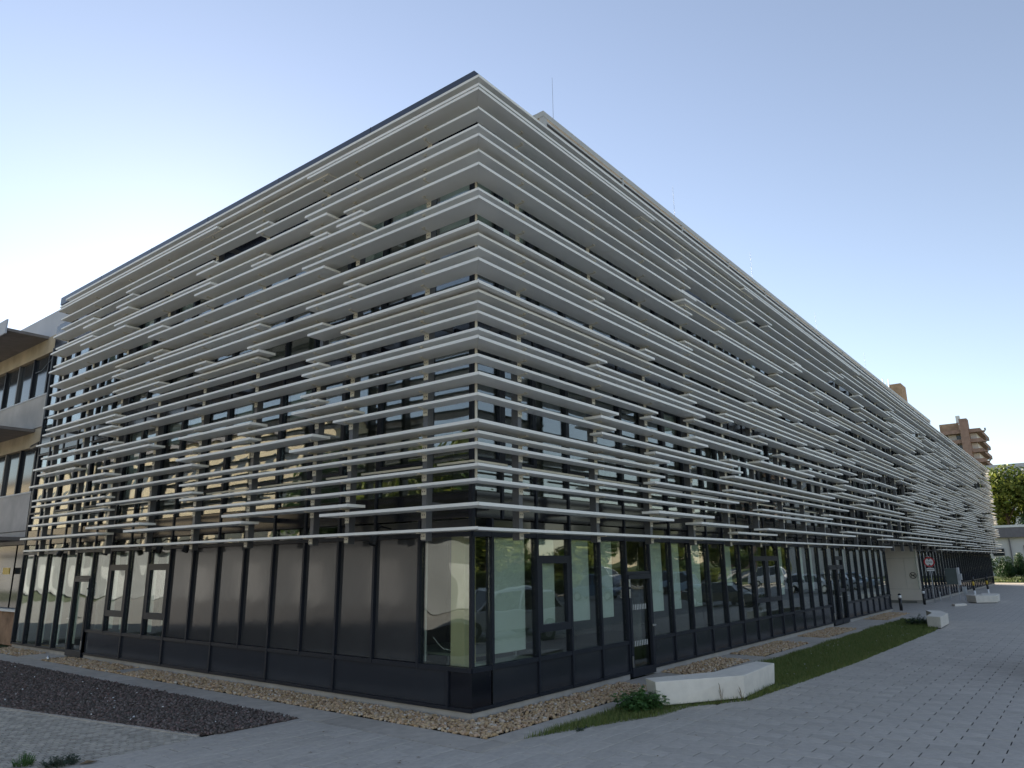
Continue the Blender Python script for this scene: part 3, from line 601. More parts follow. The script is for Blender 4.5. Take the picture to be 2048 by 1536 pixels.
# doors in the right facade
def door(side, a, b, leafs=1):
    w = (b-a)/leafs
    for k in range(leafs):
        u0, u1 = a+k*w+0.03, a+(k+1)*w-0.03; mb = MB()
        fbox(side, u0, u0+0.085, GY-0.05, GY+0.02, 0.04, 2.10, mb); fbox(side, u1-0.085, u1, GY-0.05, GY+0.02, 0.04, 2.10, mb)
        fbox(side, u0+0.085, u1-0.085, GY-0.05, GY+0.02, 0.04, 0.20, mb); fbox(side, u0+0.085, u1-0.085, GY-0.05, GY+0.02, 2.0, 2.10, mb)
        o = bp(mb, 'door', 'frame')
        for z0, z1 in ((0.24, 0.46), (1.62, 1.80), (1.84, 2.0)): sub(fbox(side, u0-0.012, u0+0.012, GY-0.075, GY-0.051, z0, z1), 'hinge', 'steel', o)
        hb = MB(); fbox(side, u1-0.06, u1-0.03, GY-0.11, GY-0.051, 1.0, 1.03, hb); fbox(side, u1-0.16, u1-0.03, GY-0.125, GY-0.11, 1.0, 1.03, hb); sub(hb, 'handle', 'steel', o)
        st = MB()
        if side == 'R' and leafs == 1:
            for zc in (0.62, 1.36):
                for q in range(10): fbox(side, u0+0.12+q*0.075, u0+0.14+q*0.075, GY+0.020, GY+0.023, zc, zc+0.11, st)
            sub(st, 'safety_marks', 'white_paint', o)
    bp(fbox(side, a+0.028, b-0.028, GY-0.02, GY+0.1, 2.105, 2.16), 'transom', 'frame')
door('R', 6.03, 7.10, 1); door('R', 21.0, 23.1, 2); door('L', 15.02, 16.08, 1)
# corner pier
cp = MB().prism([(GY, GY), (1.54, GY), (1.54, GY+0.1), (GY+0.1, GY+0.1), (GY+0.1, 1.55), (GY, 1.55)], 0.17, 0.69); bp(cp, 'corner_panel', 'slab_panel')
bp(MB().box(GY-0.01, GY+0.055, GY-0.01, GY+0.055, 0.76, 2.80), 'corner_mullion', 'frame')
bp(MB().box(GY-0.01, GY+0.07, GY-0.01, GY+0.07, 2.88, 9.72), 'corner_mullion', 'frame')
pane('pane', 'R', GY+0.06, 1.54, 0.77, 2.80, 'glass', tilt=TL*0.3)
# ground floor, left facade
EL = [GY+0.055]+UL
for i in range(len(EL)-1):
    a, b = EL[i], EL[i+1]; c = (a+b)/2
    if 15.02 < c < 16.05:
        pane('door_glass', 'L', a+0.12, b-0.12, 0.22, 2.02, 'glass', tilt=TL); pane('pane', 'L', a+0.03, b-0.03, 2.17, 2.80, 'glass', tilt=TL)
    elif 2.27 < c < 10.7: pane('dark_panel', 'L', a+0.03, b-0.03, 0.77, 2.80, 'dark_panel', tilt=TL)
    elif c > 16: pane('pane', 'L', a+0.03, b-0.03, 0.18, 2.80, 'glass', tilt=TL)
    elif 10.8 < c < 11.8 or 12.9 < c < 13.9:
        pane('pane', 'L', a+0.03, b-0.03, 0.77, 1.14, 'glass', tilt=TL); pane('window_pane', 'L', a+0.13, b-0.13, 1.29, 2.30, 'glass', d=GY+0.02, tilt=TL); pane('pane', 'L', a+0.03, b-0.03, 2.45, 2.80, 'glass', tilt=TL)
        mb = MB(); fbox('L', a+0.028, b-0.028, GY-0.025, GY+0.06, 1.14, 1.29, mb); fbox('L', a+0.028, b-0.028, GY-0.025, GY+0.06, 2.30, 2.45, mb); fbox('L', a+0.028, a+0.13, GY-0.025, GY+0.06, 1.29, 2.30, mb); fbox('L', b-0.13, b-0.028, GY-0.025, GY+0.06, 1.29, 2.30, mb)
        bp(mb, 'window_frame', 'frame')
    else: pane('pane', 'L', a+0.03, b-0.03, 0.77, 2.80, 'glass', tilt=TL)
    pane('pane', 'L', a+0.03, b-0.03, 2.88, Z1-0.02, 'dark_panel' if c < 4 else 'glass_upper', tilt=TL)
for u in UL: mullion('L', u, 0.12 if u > 15 else 0.70, Z1)
SL = [1.58, 4.45]+[4.45+2.114*k for k in range(1, 6)]
for a, b in zip(SL[:-1], SL[1:]):
    pane('spandrel_panel', 'L', a+0.03, b-0.03, 0.17, 0.69, 'spandrel', d=GY+0.012, tilt=TL*0.5); mullion('L', a, 0.12, 0.70)
mullion('L', SL[-1]-0.0, 0.12, 0.70)
for (a, b) in [(GY, 15.0), (16.1, YEND)]:
    bp(fbox('L', a, b, GY-0.021, GY+0.13, 0.112, 0.166), 'bottom_rail', 'frame'); bp(fbox('L', a+(0.004 if a < 2 else 0), b, GY+0.013, GY+0.3, -0.05, 0.110), 'plinth', 'plinth')
bp(fbox('L', GY+0.002, 15.0, GY-0.023, GY+0.118, 0.693, 0.761), 'sill_rail', 'frame'); bp(fbox('L', GY+0.002, YEND, GY-0.026, GY+0.118, 2.802, 2.873), 'head_rail', 'frame')
# upper floors
blind_rand = random.Random(5)
for side, UU in (('L', UPL), ('R', UPR)):
    for i in range(len(UU)-1):
        a, b = UU[i], UU[i+1]
        for z0, z1 in ((Z2+0.02, Z3-0.02), (Z4+0.02, Z5-0.02)):
            pane('pane', side, a+0.028, b-0.028, z0, z1, 'glass_upper', tilt=TL*1.2)
            if side == 'R' and i > 30: continue
            if i % 2 == 1 or (side == 'R' and i % 3 == 0):     # opening sashes on every second bay
                mb = MB(); q = 0.05; zb = z0+0.55
                for (x0, x1, y0, y1) in ((a+0.03, b-0.03, zb-q, zb), (a+0.03, b-0.03, z1-q, z1), (a+0.03, a+0.03+q, zb, z1-q), (b-0.03-q, b-0.03, zb, z1-q)): fbox(side, x0, x1, GY-0.028, GY+0.034, y0, y1, mb)
                bp(mb, 'window_frame', 'frame')
    for u in UU[1:]: mullion(side, u, Z1+0.001, Z5)
for side, PP, end in (('L', [GY+0.005]+POST_L[1:], YEND), ('R', [GY+0.105]+POST_R[1:], XEND)):
    E_ = [u for u in PP if u < end-0.5]+[end]
    for a, b in zip(E_[:-1], E_[1:]):
        for z0, z1 in ((Z1, Z2), (Z3, Z4), (Z5, Z6)): bp(fbox(side, a+0.004, b-0.004, GY-0.006, GY+0.10, z0+0.004, z1-0.004), 'slab_panel', 'slab_panel')
# rails in front of the first floor glass
for side, PP in (('L', POST_L), ('R', POST_R[:16])):
    E_ = [0.55]+PP
    for a, b in zip(E_[:-1], E_[1:]):
        bp(fbox(side, a+0.09, b-0.09, 0.60, 0.635, 3.93, 3.965), 'handrail', 'bracket')
# concrete frame, floors, roof
core = MB()
sl = [(GY+0.16, GY+0.16), (XEND-0.2, GY+0.16), (XEND-0.2, YEND-0.1), (GY+0.16, YEND-0.1)]
for nm, z0, z1, mt in (('floor_slab', 3.12, 3.50, 'ceiling'), ('floor_slab', 6.08, 6.66, 'ceiling'), ('roof_slab', 9.78, 10.5, 'ceiling')): bp(MB().prism(sl, z0, z1), nm, mt)
bp(MB().box(GY+0.31, PL-0.1, GY+0.31, YEND-0.1, -0.05, 0.10), 'ground_slab', 'interior_floor'); bp(MB().box(PR+0.3, XEND-0.2, GY+0.31, YEND-0.1, -0.05, 0.10), 'ground_slab', 'interior_floor')
for z0, z1 in ((0.105, 3.11), (3.51, 6.07), (6.67, 9.77)):
    x1 = PL-0.4 if z0 < 1 else XEND-0.4
    bp(MB().box(6.6, x1, 6.6, 6.8, z0, z1), 'inner_wall', 'interior_wall'); bp(MB().box(6.6, 6.8, 6.81, YEND-0.3, z0, z1), 'inner_wall', 'interior_wall')
    if z0 < 1: bp(MB().box(PR+0.4, XEND-0.4, 6.6, 6.8, z0, z1), 'inner_wall', 'interior_wall')
    for k in range(1, 8 if z0 > 1 else 4):
        xx = 8.16+k*6.39; bp(MB().box(xx, xx+0.12, GY+0.25, 6.58, z0+0.002, z1-0.002), 'partition', 'interior_wall')
    for yy in (8.68, 15.02): bp(MB().box(GY+0.25, 6.58, yy, yy+0.12, z0+0.002, z1-0.002), 'partition', 'interior_wall')
bp(MB().box(XEND-0.19, XEND, GY+0.12, YEND, 0, 10.5), 'end_wall', 'frame'); bp(MB().box(GY+0.14, XEND-0.2, YEND-0.09, YEND+0.1, 0, 10.5), 'end_wall', 'concrete')
bp(MB().box(PL, PL+0.12, GY+0.14, YEND, 0.0, 3.09), 'passage_wall', 'beige_panel')
bp(MB().box(PR+0.03, PR+0.2, GY+0.13, YEND, 0.0, 3.09), 'passage_wall', 'interior_wall')
bp(MB().box(PR+0.031, PR+0.13, GY-0.03, GY+0.129, 0.0, 3.09), 'mullion', 'frame')
for (y0, y1, z0, z1) in ((GY-0.01, 1.755, 0.745, 2.405), (1.765, 4.2, 0.745, 2.405), (GY-0.01, 4.2, 0.14, 0.735), (GY-0.01, 4.2, 2.415, 3.06)): bp(MB().box(PR-0.012, PR+0.029, y0, y1, z0, z1), 'wall_panel', 'beige_panel')
rf = bp(MB().prism([(0.46, 0.62), (XEND+0.3, 0.62), (XEND+0.3, YEND+0.1), (GY+0.1, YEND+0.1), (GY+0.1, 18.15), (0.46, 18.15)], 10.502, 10.62), 'roof', 'cap')
sub(MB().prism([(0.40, 0.45), (XEND+0.3, 0.60), (XEND+0.3, 0.95), (0.80, 0.95), (0.80, 18.2), (0.40, 18.2)], 10.63, 10.88), 'parapet_cap', 'cap', rf)
for yy in (3.2, 6.3, 9.3, 12.2, 15.3): sub(MB().box(0.397, 0.41, yy, yy+0.02, 10.625, 10.885), 'cap_joint', 'black', rf)
# rooftop plant screen and lightning rods
LX0, LX1, LY = 4.98, 58.5, 2.2
ps = MB().box(LX0+0.13, LX1, LY+0.14, LY+6, 10.63, 13.09); bp(ps, 'plant_room', 'black')
bp(MB().box(LX0-0.02, LX1, LY-0.03, LY+0.10, 13.10, 13.25), 'screen_cap', 'louvre'); bp(MB().box(LX0-0.021, LX0+0.10, LY+0.101, LY+6, 13.10, 13.245), 'screen_cap', 'louvre')
for k in range(8):
    z = 12.985-k*0.155
    bp(MB().box(LX0+0.02, LX1, LY-0.015, LY+0.06, z, z+0.062), 'screen_louvre', 'louvre'); bp(MB().box(LX0, LX0+0.06, LY+0.12, LY+6, z, z+0.062), 'screen_louvre', 'louvre')
for k in range(14): bp(MB().box(LX0-0.012+k*3.9, LX0+0.14+k*3.9 if k == 0 else LX0+0.04+k*3.9, LY-0.022, LY+0.095, 10.7, 13.098), 'screen_post', 'louvre')
for x_, zt in ((6.62, 15.54), (14.09, 15.38), (21.6, 15.46), (30.9, 15.2), (41.5, 15.3)): bp(MB().tube([(x_, 3.0, 13.1), (x_, 3.0, 14.2), (x_, 3.0, zt)], 0.009, 6, 0.004), 'lightning_rod', 'rod')
# interior dressing behind the glass
def blind(side, a, b, z0, z1, d=GY+0.14): bp(fbox(side, a+0.05, b-0.05, d, d+0.006, z0, z1), 'blind', 'blind')
for i in range(len(UR)-1):
    a, b = UR[i], UR[i+1]
    if b > PL: break
    if a < 1.5: continue
    if not any(q[0]-0.05 < (a+b)/2 < q[1]+0.05 for q in DOORS_R):
        if i in (0, 2, 3, 5, 6, 7): blind('R', a+0.02, b-(0.28 if i in (3, 6) else 0.14), 1.26 if i > 0 else 0.9, 2.79)
        elif i in (9, 13, 15, 16, 20, 24, 26): blind('R', a, b-0.2, blind_rand.choice((0.8, 1.3, 1.7)), 2.79)
blind('R', 2.95, 3.62, 1.25, 2.79)
for a, b, z0 in ((11.86, 12.5, 0.8), (10.9, 11.5, 1.0), (13.1, 13.7, 0.8), (13.98, 14.6, 0.8), (16.2, 16.9, 0.3), (17.3, 18.0, 0.2), (18.4, 19.0, 0.2), (15.3, 15.9, 0.3)): blind('L', a, b, z0, 2.79, GY+0.25)
for side, UU in (('L', UPL), ('R', UPR[:34])):
    for i in range(len(UU)-1):
        for z0, z1 in ((Z2, Z3), (Z4, Z5)):
            if blind_rand.random() < (0.35 if side == 'L' else 0.22):
                zz = z1-blind_rand.choice((0.6, 1.2, 1.8))
                blind(side, UU[i], UU[i+1], zz, z1-0.03, GY+0.16)
for (x_, y_) in ((1.62, 1.95),): bp(MB().box(1.42, 1.72, 1.55, 1.86, 0.11, 3.11), 'column', 'cream', bevel=0.01)
bp(MB().box(1.36, 1.40, 2.40, 2.78, 0.75, 3.11), 'partition', 'white_paint')
for k in range(1, 6): bp(MB().lathe([(0.16, 0.105), (0.16, 3.11)], (2.1, 4.4+k*4.23-4.23), 16), 'column', 'interior_wall', smooth=True)
for k in range(1, 7): bp(MB().lathe([(0.16, 0.105), (0.16, 3.11)], (3.9+k*4.264, 2.1), 16), 'column', 'interior_wall', smooth=True)
# floodlights under the lowest slats of the short facade
def flood(side, u):
    mb = MB(); f_ = (lambda x, y, z: (u+x, 0.72+y, z)) if side == 'R' else (lambda x, y, z: (0.72+y, u+x, z))
    mb.tube([f_(0, 0.34, 2.98), f_(0, 0.1, 3.02), f_(0, -0.02, 2.95), f_(0, -0.04, 2.84)], 0.016, 6); mb.tube([f_(0, -0.03, 2.86), f_(0.0, -0.09, 2.70)], 0.075, 10)
    bp(mb, 'floodlight', 'black')
for u in (3.0, 9.35, 10.6, 13.4, 16.3): flood('L', u)
for u in (14.2, 22.4, 28.3): flood('R', u)
mb = MB(); mb.tube([(0.7, 11.55, 3.3), (0.66, 11.5, 3.0), (0.66, 11.58, 2.8), (0.7, 11.65, 3.0), (0.7, 11.6, 3.3)], 0.012, 5); bp(mb, 'cable_loop', 'black')

# --- things standing inside the corner room
lb = empty('lab_bench', (2.0, 2.75, 0.1), 0, 'pale laboratory bench inside the glazed corner room', 'bench')
build(MB().box(1.85, 3.2, 1.75, 3.6, 0.80, 0.84), 'bench_top', 'desk', lb)
for a, b in ((1.9, 1.8), (3.1, 1.8), (1.9, 3.5), (3.1, 3.5)): build(MB().box(a, a+0.05, b, b+0.05, 0.105, 0.80), 'leg', 'steel', lb)
ap = empty('lab_apparatus', (2.1, 2.15, 0.84), 0, 'small steel hotplate with a clamp stand on the corner room bench', 'apparatus')
build(MB().lathe([(0.07, 0.841), (0.07, 0.93), (0.05, 0.94), (0.05, 0.99)], (2.12, 2.05), 16), 'body', 'steel', ap, smooth=True); build(MB().tube([(2.0, 2.3, 0.841), (2.0, 2.3, 1.25)], 0.008, 6), 'rod', 'steel', ap); build(MB().tube([(2.14, 2.16, 0.841), (2.14, 2.16, 1.28)], 0.006, 6), 'rod', 'steel', ap)
tag(build(MB().tube([(1.62, 2.45, 1.12), (1.66, 2.38, 1.02), (1.7, 2.28, 0.93), (1.78, 2.15, 0.90), (1.84, 2.05, 0.865), (1.83, 2.0, 0.80), (1.82, 2.0, 0.72)], 0.008, 6), 'white_cable', 'white_paint', smooth=True), 'white cable hanging over the bench edge in the corner room', 'cable')
ln = empty('lantern', (1.95, 1.42, 0.76), 0, 'black footed glass lantern behind the sill of the corner window', 'lantern')
build(MB().box(1.6, 2.9, GY+0.16, GY+0.55, 0.70, 0.752), 'sill_board', 'desk', BLD)
build(MB().lathe([(0.05, 0.753), (0.08, 0.78), (0.075, 0.86)], (1.95, 1.42), 16), 'bowl', 'black', ln, smooth=True); build(MB().lathe([(0.055, 0.862), (0.055, 1.05)], (1.95, 1.42), 16), 'glass_cylinder', 'glass', ln, smooth=True); build(MB().tube([(1.95, 1.42, 0.862), (1.95, 1.42, 1.0)], 0.02, 8), 'candle', 'white_paint', ln)

# ================================================================== STREET FURNITURE
def bench(name, top, z, label, inset=0.03):
    cx = sum(p_[0] for p_ in top)/len(top); cy = sum(p_[1] for p_ in top)/len(top)
    r_ = empty(name, (cx, cy, 0), 0, label, 'bench', 'angular concrete benches along the paving')
    mb = MB(); n_ = len(top); bot = [(p_[0]+(cx-p_[0])*0.012, p_[1]+(cy-p_[1])*0.05) for p_ in top]
    if sum(top[i][0]*top[(i+1) % n_][1]-top[(i+1) % n_][0]*top[i][1] for i in range(n_)) < 0: top = top[::-1]; bot = bot[::-1]
    mb.v = [(p_[0], p_[1], 0.03) for p_ in bot]+[(p_[0], p_[1], z) for p_ in top]
    mb.f = [tuple(range(n_-1, -1, -1)), tuple(range(n_, 2*n_))]+[(i, (i+1) % n_, n_+(i+1) % n_, n_+i) for i in range(n_)]
    build(mb, 'seat_block', 'bench', r_, bevel=0.008)
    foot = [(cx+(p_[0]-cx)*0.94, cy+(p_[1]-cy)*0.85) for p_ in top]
    build(MB().prism(foot, -0.05, 0.0299), 'foot', 'black', r_)  # inset black block, the shadow gap under the seat put into its colour
bench('concrete_bench', [(3.62, -0.76), (5.15, -1.70), (6.98, -1.60), (7.08, -1.21), (5.26, -1.10), (3.90, -0.43)], 0.405, 'near angular pale concrete bench beside the nettle clump')
bench('concrete_bench', [(21.75, -2.26), (23.85, -2.20), (25.35, -1.72), (25.45, -1.2), (23.9, -1.66), (21.95, -1.80)], 0.40, 'middle angular concrete bench at the far tip of the lawn')
bench('concrete_bench', [(39.4, -1.30), (40.1, -2.22), (42.2, -2.16), (42.9, -2.0), (42.6, -1.2), (41.0, -1.45), (40.2, -0.75)], 0.40, 'farthest angular concrete bench beyond the gateway')
for x_, y_, lab in ((31.45, 0.84, 'black bollard with white band before the no dogs wall'), (37.15, 0.80, 'black bollard with white band at the far gateway edge')):
    r_ = empty('bollard', (x_, y_, 0), 0, lab, 'bollard', 'black bollards at the gateway')
    build(MB().lathe([(0.07, -0.02), (0.07, 0.56)], (0, 0), 16), 'shaft', 'black', r_, inv=False, smooth=True); build(MB().lathe([(0.074, 0.561), (0.074, 0.69)], (0, 0), 16), 'white_band', 'white_sign', r_, inv=False, smooth=True)
    build(MB().lathe([(0.07, 0.691), (0.068, 0.73), (0.045, 0.765), (0.01, 0.78)], (0, 0), 16), 'cap', 'black', r_, inv=False, smooth=True)
for x_, y_, lab in ((46.4, -0.46, 'black yellow white striped post nearer the cabinet'), (48.85, -0.93, 'black yellow white striped post above the farthest bench')):
    r_ = empty('striped_post', (x_, y_, 0), 0, lab, 'post', 'striped posts beyond the gateway')
    for q, (z0, z1, mt) in enumerate(((-0.02, 0.42, 'white_sign'), (0.421, 0.72, 'black'), (0.721, 0.95, 'yellow'), (0.951, 1.25, 'black'))): build(MB().lathe([(0.06, z0), (0.06, z1)], (0, 0), 12), 'stripe', mt, r_, inv=False, smooth=True)
def ring(mb, c, r0, r1, x0, x1, n=36):
    k = len(mb.v)
    for (r_, x_) in ((r0, x0), (r1, x0), (r1, x1), (r0, x1)):
        for j in range(n): t = 2*math.pi*j/n; mb.v.append((x_, c[0]+r_*math.cos(t), c[1]+r_*math.sin(t)))
    for q in range(4):
        for j in range(n): mb.f.append((k+q*n+j, k+q*n+(j+1) % n, k+((q+1) % 4)*n+(j+1) % n, k+((q+1) % 4)*n+j))
    return mb
def disc(mb, c, r_, x0, x1, n=36):
    k = len(mb.v)
    for x_ in (x0, x1):
        for j in range(n): t = 2*math.pi*j/n; mb.v.append((x_, c[0]+r_*math.cos(t), c[1]+r_*math.sin(t)))
    mb.f += [tuple(range(k, k+n)), tuple(range(k+2*n-1, k+n-1, -1))]+[(k+j, k+n+j, k+n+(j+1) % n, k+(j+1) % n) for j in range(n)]
    return mb
def yzpoly(mb, pts, x0, x1):
    k = len(mb.v); n_ = len(pts); mb.v += [(x0, a, b) for a, b in pts]+[(x1, a, b) for a, b in pts]
    mb.f += [tuple(range(k, k+n_)), tuple(range(k+2*n_-1, k+n_-1, -1))]+[(k+j, k+n_+j, k+n_+(j+1) % n_, k+(j+1) % n_) for j in range(n_)]
    return mb
def text_part(txt, size, loc, parent, mat_, name='lettering'):
    cu_ = bpy.data.curves.new(name, 'FONT'); cu_.body = txt; cu_.size = size; cu_.align_x = 'CENTER'; cu_.align_y = 'CENTER'; cu_.extrude = 0.002; cu_.resolution_u = 3
    t = bpy.data.objects.new('tmp', cu_); COL.objects.link(t); dg = bpy.context.evaluated_depsgraph_get(); me = bpy.data.meshes.new_from_object(t.evaluated_get(dg)); bpy.data.objects.remove(t)
    me.materials.clear(); me.materials.append(M[mat_]); o = link(name, me, parent, loc, (math.pi/2, 0, -math.pi/2)); return o
# height limit sign, facing the camera side (-X)
SX, SY, SZ = 38.86, 0.58, 2.18
sg = empty('height_limit_sign', (SX+0.03, SY, 0), 0, 'round red rimmed 3,5m height limit sign on a grey pole', 'sign')
build(MB().tube([(SX+0.03, SY, -0.02), (SX+0.03, SY, 2.5)], 0.024, 8), 'pole', 'box_grey', sg, smooth=True)
build(disc(MB(), (SY, SZ), 0.262, SX-0.012, SX+0.004), 'disc', 'white_sign', sg); build(ring(MB(), (SY, SZ), 0.205, 0.27, SX-0.018, SX+0.006), 'red_rim', 'red', sg)
for s_ in (1, -1): build(yzpoly(MB(), [(SY-0.075, SZ+s_*0.195), (SY+0.075, SZ+s_*0.195), (SY, SZ+s_*0.105)], SX-0.016, SX-0.0125), 'triangle', 'black', sg)
text_part('3,5m', 0.15, (SX-0.0135, SY, SZ), sg, 'black')
pt = build(MB().box(SX-0.012, SX+0.004, SY-0.20, SY+0.18, 1.70, 1.85), 'plate', 'white_sign', sg)
for q in range(7): sub(MB().box(SX-0.014, SX-0.0125, SY-0.16+q*0.047, SY-0.125+q*0.047, 1.757, 1.793), 'print_mark', 'black', pt)
# no dogs sign on the gateway wall
nd_ = empty('no_dogs_sign', (PR-0.02, 1.39, 1.47), 0, 'round black no dogs sign on the beige gateway wall', 'sign'); nx0, nx1 = PR-0.022, PR-0.0125
build(ring(MB(), (1.39, 1.47), 0.14, 0.172, nx0, nx1), 'ring', 'black', nd_)
dog = [(1.49, 1.44), (1.475, 1.45), (1.465, 1.49), (1.50, 1.53), (1.49, 1.535), (1.455, 1.505), (1.36, 1.50), (1.335, 1.54), (1.325, 1.535), (1.30, 1.53), (1.285, 1.505), (1.31, 1.495), (1.325, 1.47), (1.33, 1.40), (1.345, 1.40), (1.352, 1.455), (1.44, 1.455), (1.455, 1.40), (1.472, 1.40)]
build(yzpoly(MB(), dog, nx0+0.002, nx1), 'dog', 'black', nd_)
build(yzpoly(MB(), [(1.39+0.10+0.012, 1.47+0.10-0.012), (1.39+0.10-0.012, 1.47+0.10+0.012), (1.39-0.10-0.012, 1.47-0.10+0.012), (1.39-0.10+0.012, 1.47-0.10-0.012)], nx0-0.001, nx1+0.0003), 'slash', 'black', nd_)
# cabinet on legs with a small box
cb = empty('electric_cabinet', (42.2, 0.06, 0), 0, 'dark green grey cabinet on thin legs past the height sign', 'cabinet')
build(MB().box(42.0, 42.5, -0.24, 0.34, 0.90, 1.80), 'body', 'cabinet', cb, bevel=0.01); build(MB().box(41.97, 42.45, -0.34, -0.245, 0.86, 1.84), 'side_post', 'box_grey', cb)
for y_ in (-0.2, 0.28): build(MB().tube([(42.2, y_, -0.02), (42.2, y_, 0.899)], 0.025, 6), 'leg', 'box_grey', cb)
build(MB().box(41.98, 42.2, -0.46, -0.35, 1.15, 1.5), 'meter_box', 'box_grey', cb)
gb = empty('grey_box', (42.6, -0.42, 0), 0, 'small light grey box on the ground below the cabinet', 'box'); build(MB().box(42.5, 42.8, -0.52, -0.32, 0.36, 0.76), 'body', 'box_grey', gb, bevel=0.008); build(MB().box(42.6, 42.7, -0.45, -0.39, -0.02, 0.359), 'post', 'box_grey', gb)
r_ = empty('standpipe', (41.0, 0.62, 0), 0, 'pale metal standpipe between the height sign and cabinet', 'pipe'); build(MB().tube([(41, 0.62, -0.02), (41, 0.62, 0.42)], 0.03, 8), 'pipe', 'box_grey', r_); build(MB().lathe([(0.05, 0.421), (0.05, 0.5), (0.02, 0.53)], (41, 0.62), 10), 'cap', 'box_grey', r_)
tag(build(MB().lathe([(0.035, 0.02), (0.05, 0.06), (0.03, 0.10), (0.012, 0.14)], (0.36, 15.35), 10), 'ground_spotlight', 'steel', smooth=True), 'small metal ground spotlight by the left door slab', 'lamp')
P_ = [(3.7, -1.0), (4.3, -0.95), (28.5, -0.85)]
mb = MB().prism([(36.0, -0.75), (37.0, -1.15), (37.5, -0.95), (36.4, -0.55)], -0.01, 0.10); tag(build(mb, 'concrete_block', 'bench', bevel=0.01), 'low pale concrete block on the paving before the gateway', 'block')

# ================================================================== NEIGHBOUR BUILDING AT LEFT
NX = 1.5
nb = empty('concrete_annex', (NX, 21, 0), 0, 'weathered concrete annex with ribbon windows and canopies at the left end', 'building')
def nbp(mb, name, mt, **k): return build(mb, name, mt, nb, **k)
N0, N1 = 20.40, 42.0
nbp(MB().box(NX+0.25, 12, N0, N1, -0.05, 11.4), 'core', 'interior_wall'); nbp(MB().box(NX+0.02, 12, N0, N1, 10.62, 11.56), 'parapet', 'parapet')
nbp(MB().box(NX, NX+0.24, N0, N1, 9.98, 10.60), 'lintel', 'concrete_warm'); nbp(MB().box(NX, NX+0.24, N0, N1, 6.55, 7.20), 'lintel', 'concrete_warm'); nbp(MB().box(NX, NX+0.24, N0, N1, 3.18, 3.62), 'lintel', 'concrete')
for k in range(5):
    a = N0+k*4.3; b = a+4.28
    for z0, z1 in ((7.22, 8.36), (3.64, 4.90)): nbp(MB().box(NX-0.03, NX+0.24, a, b, z0, z1), 'wall_panel', 'concrete')
for z0, z1 in ((8.38, 9.96), (4.92, 6.53)):
    for k in range(12):
        a = N0+0.05+k*1.43; nbp(MB().box(NX+0.12, NX+0.14, a+0.05, a+1.37, z0+0.04, z1), 'window', 'window_dark'); nbp(MB().box(NX+0.03, NX+0.2, a-0.05, a+0.045, z0, z1+0.01), 'mullion', 'frame' if k % 3 else 'post')
    nbp(MB().box(NX-0.05, NX+0.2, N0, N1, z0-0.015, z0+0.038), 'sill', 'box_grey')
nbp(MB().box(NX-0.02, NX+0.24, N0, N1, -0.05, 1.0), 'base_wall', 'rusty'); nbp(MB().box(NX-0.10, NX+0.24, N0, N1, 1.002, 1.08), 'sill', 'white_paint')
for k in range(8): nbp(MB().box(NX+0.12, NX+0.14, N0+0.1+k*2.1, N0+2.05+k*2.1, 1.09, 3.16), 'window', 'window_dark')
for zc in (10.55, 7.08): 
    nbp(MB().prism([(0.15, 22.1), (NX-0.001, 22.1), (NX-0.001, N1), (0.15, N1)], zc, zc+0.10), 'canopy', 'canopy'); nbp(MB().box(0.10, 0.149, 22.05, N1, zc-0.12, zc+0.40), 'canopy_fascia', 'parapet')
nbp(MB().box(0.7, NX-0.03, 21.5, N1, 3.30, 3.42), 'canopy', 'canopy')
nbp(MB().box(NX-0.06, NX-0.03, 22.4, 23.0, 2.2, 2.42), 'yellow_sign', 'yellow')
nbp(MB().tube([(NX-0.12, 21.1, 9.6), (NX-0.12, 21.9, 9.3), (NX-0.12, 22.5, 9.3)], 0.02, 5), 'cable', 'black'); nbp(MB().tube([(NX-0.06, 21.25, 8.3), (NX-0.06, 21.3, 6.4), (NX-0.06, 21.2, 3.4)], 0.012, 5), 'cable', 'black'); nbp(MB().tube([(NX-0.06, 20.8, 8.9), (NX-0.06, 20.9, 6.9), (NX-0.06, 21.5, 6.1), (NX-0.06, 21.4, 3.2)], 0.012, 5), 'cable', 'black')
nbp(MB().tube([(NX-0.22, 20.7, 6.48), (NX-0.22, 21.35, 6.42)], 0.12, 10), 'wall_lamp', 'black'); nbp(MB().box(NX-0.2, NX-0.031, 20.95, 21.05, 6.40, 6.50), 'lamp_arm', 'black')
# link wall between the two buildings
nbp(MB().box(GY+0.35, NX+0.2, YEND+0.11, N0-0.005, 0, 9.6), 'link_glazing', 'window_dark')

# ================================================================== TREES
def crown(n, rx, rz, leaf, seed, lobes=14):
    q = np.random.default_rng(seed)
    lc = q.normal(0, 1, (lobes, 3)); lc /= np.linalg.norm(lc, axis=1)[:, None]; lc *= q.uniform(0.35, 0.8, (lobes, 1)); lr = q.uniform(0.25, 0.48, lobes)
    li = q.integers(0, lobes, n); d = q.normal(0, 1, (n, 3)); d /= np.linalg.norm(d, axis=1)[:, None]
    p = lc[li]+d*(lr[li]*q.uniform(0.55, 1.08, n)**0.6)[:, None]
    p *= np.array([rx, rx, rz]); nrm = d+q.normal(0, 0.6, (n, 3)); nrm /= np.linalg.norm(nrm, axis=1)[:, None]
    a = np.cross(nrm, q.normal(0, 1, (n, 3))); a /= np.linalg.norm(a, axis=1)[:, None]; b = np.cross(nrm, a)
    s = leaf*q.uniform(0.6, 1.4, (n, 1)); V = np.stack([p-a*s, p+b*s*0.55, p+a*s, p-b*s*0.55], 1).reshape(-1, 3)
    return V
CR = {}
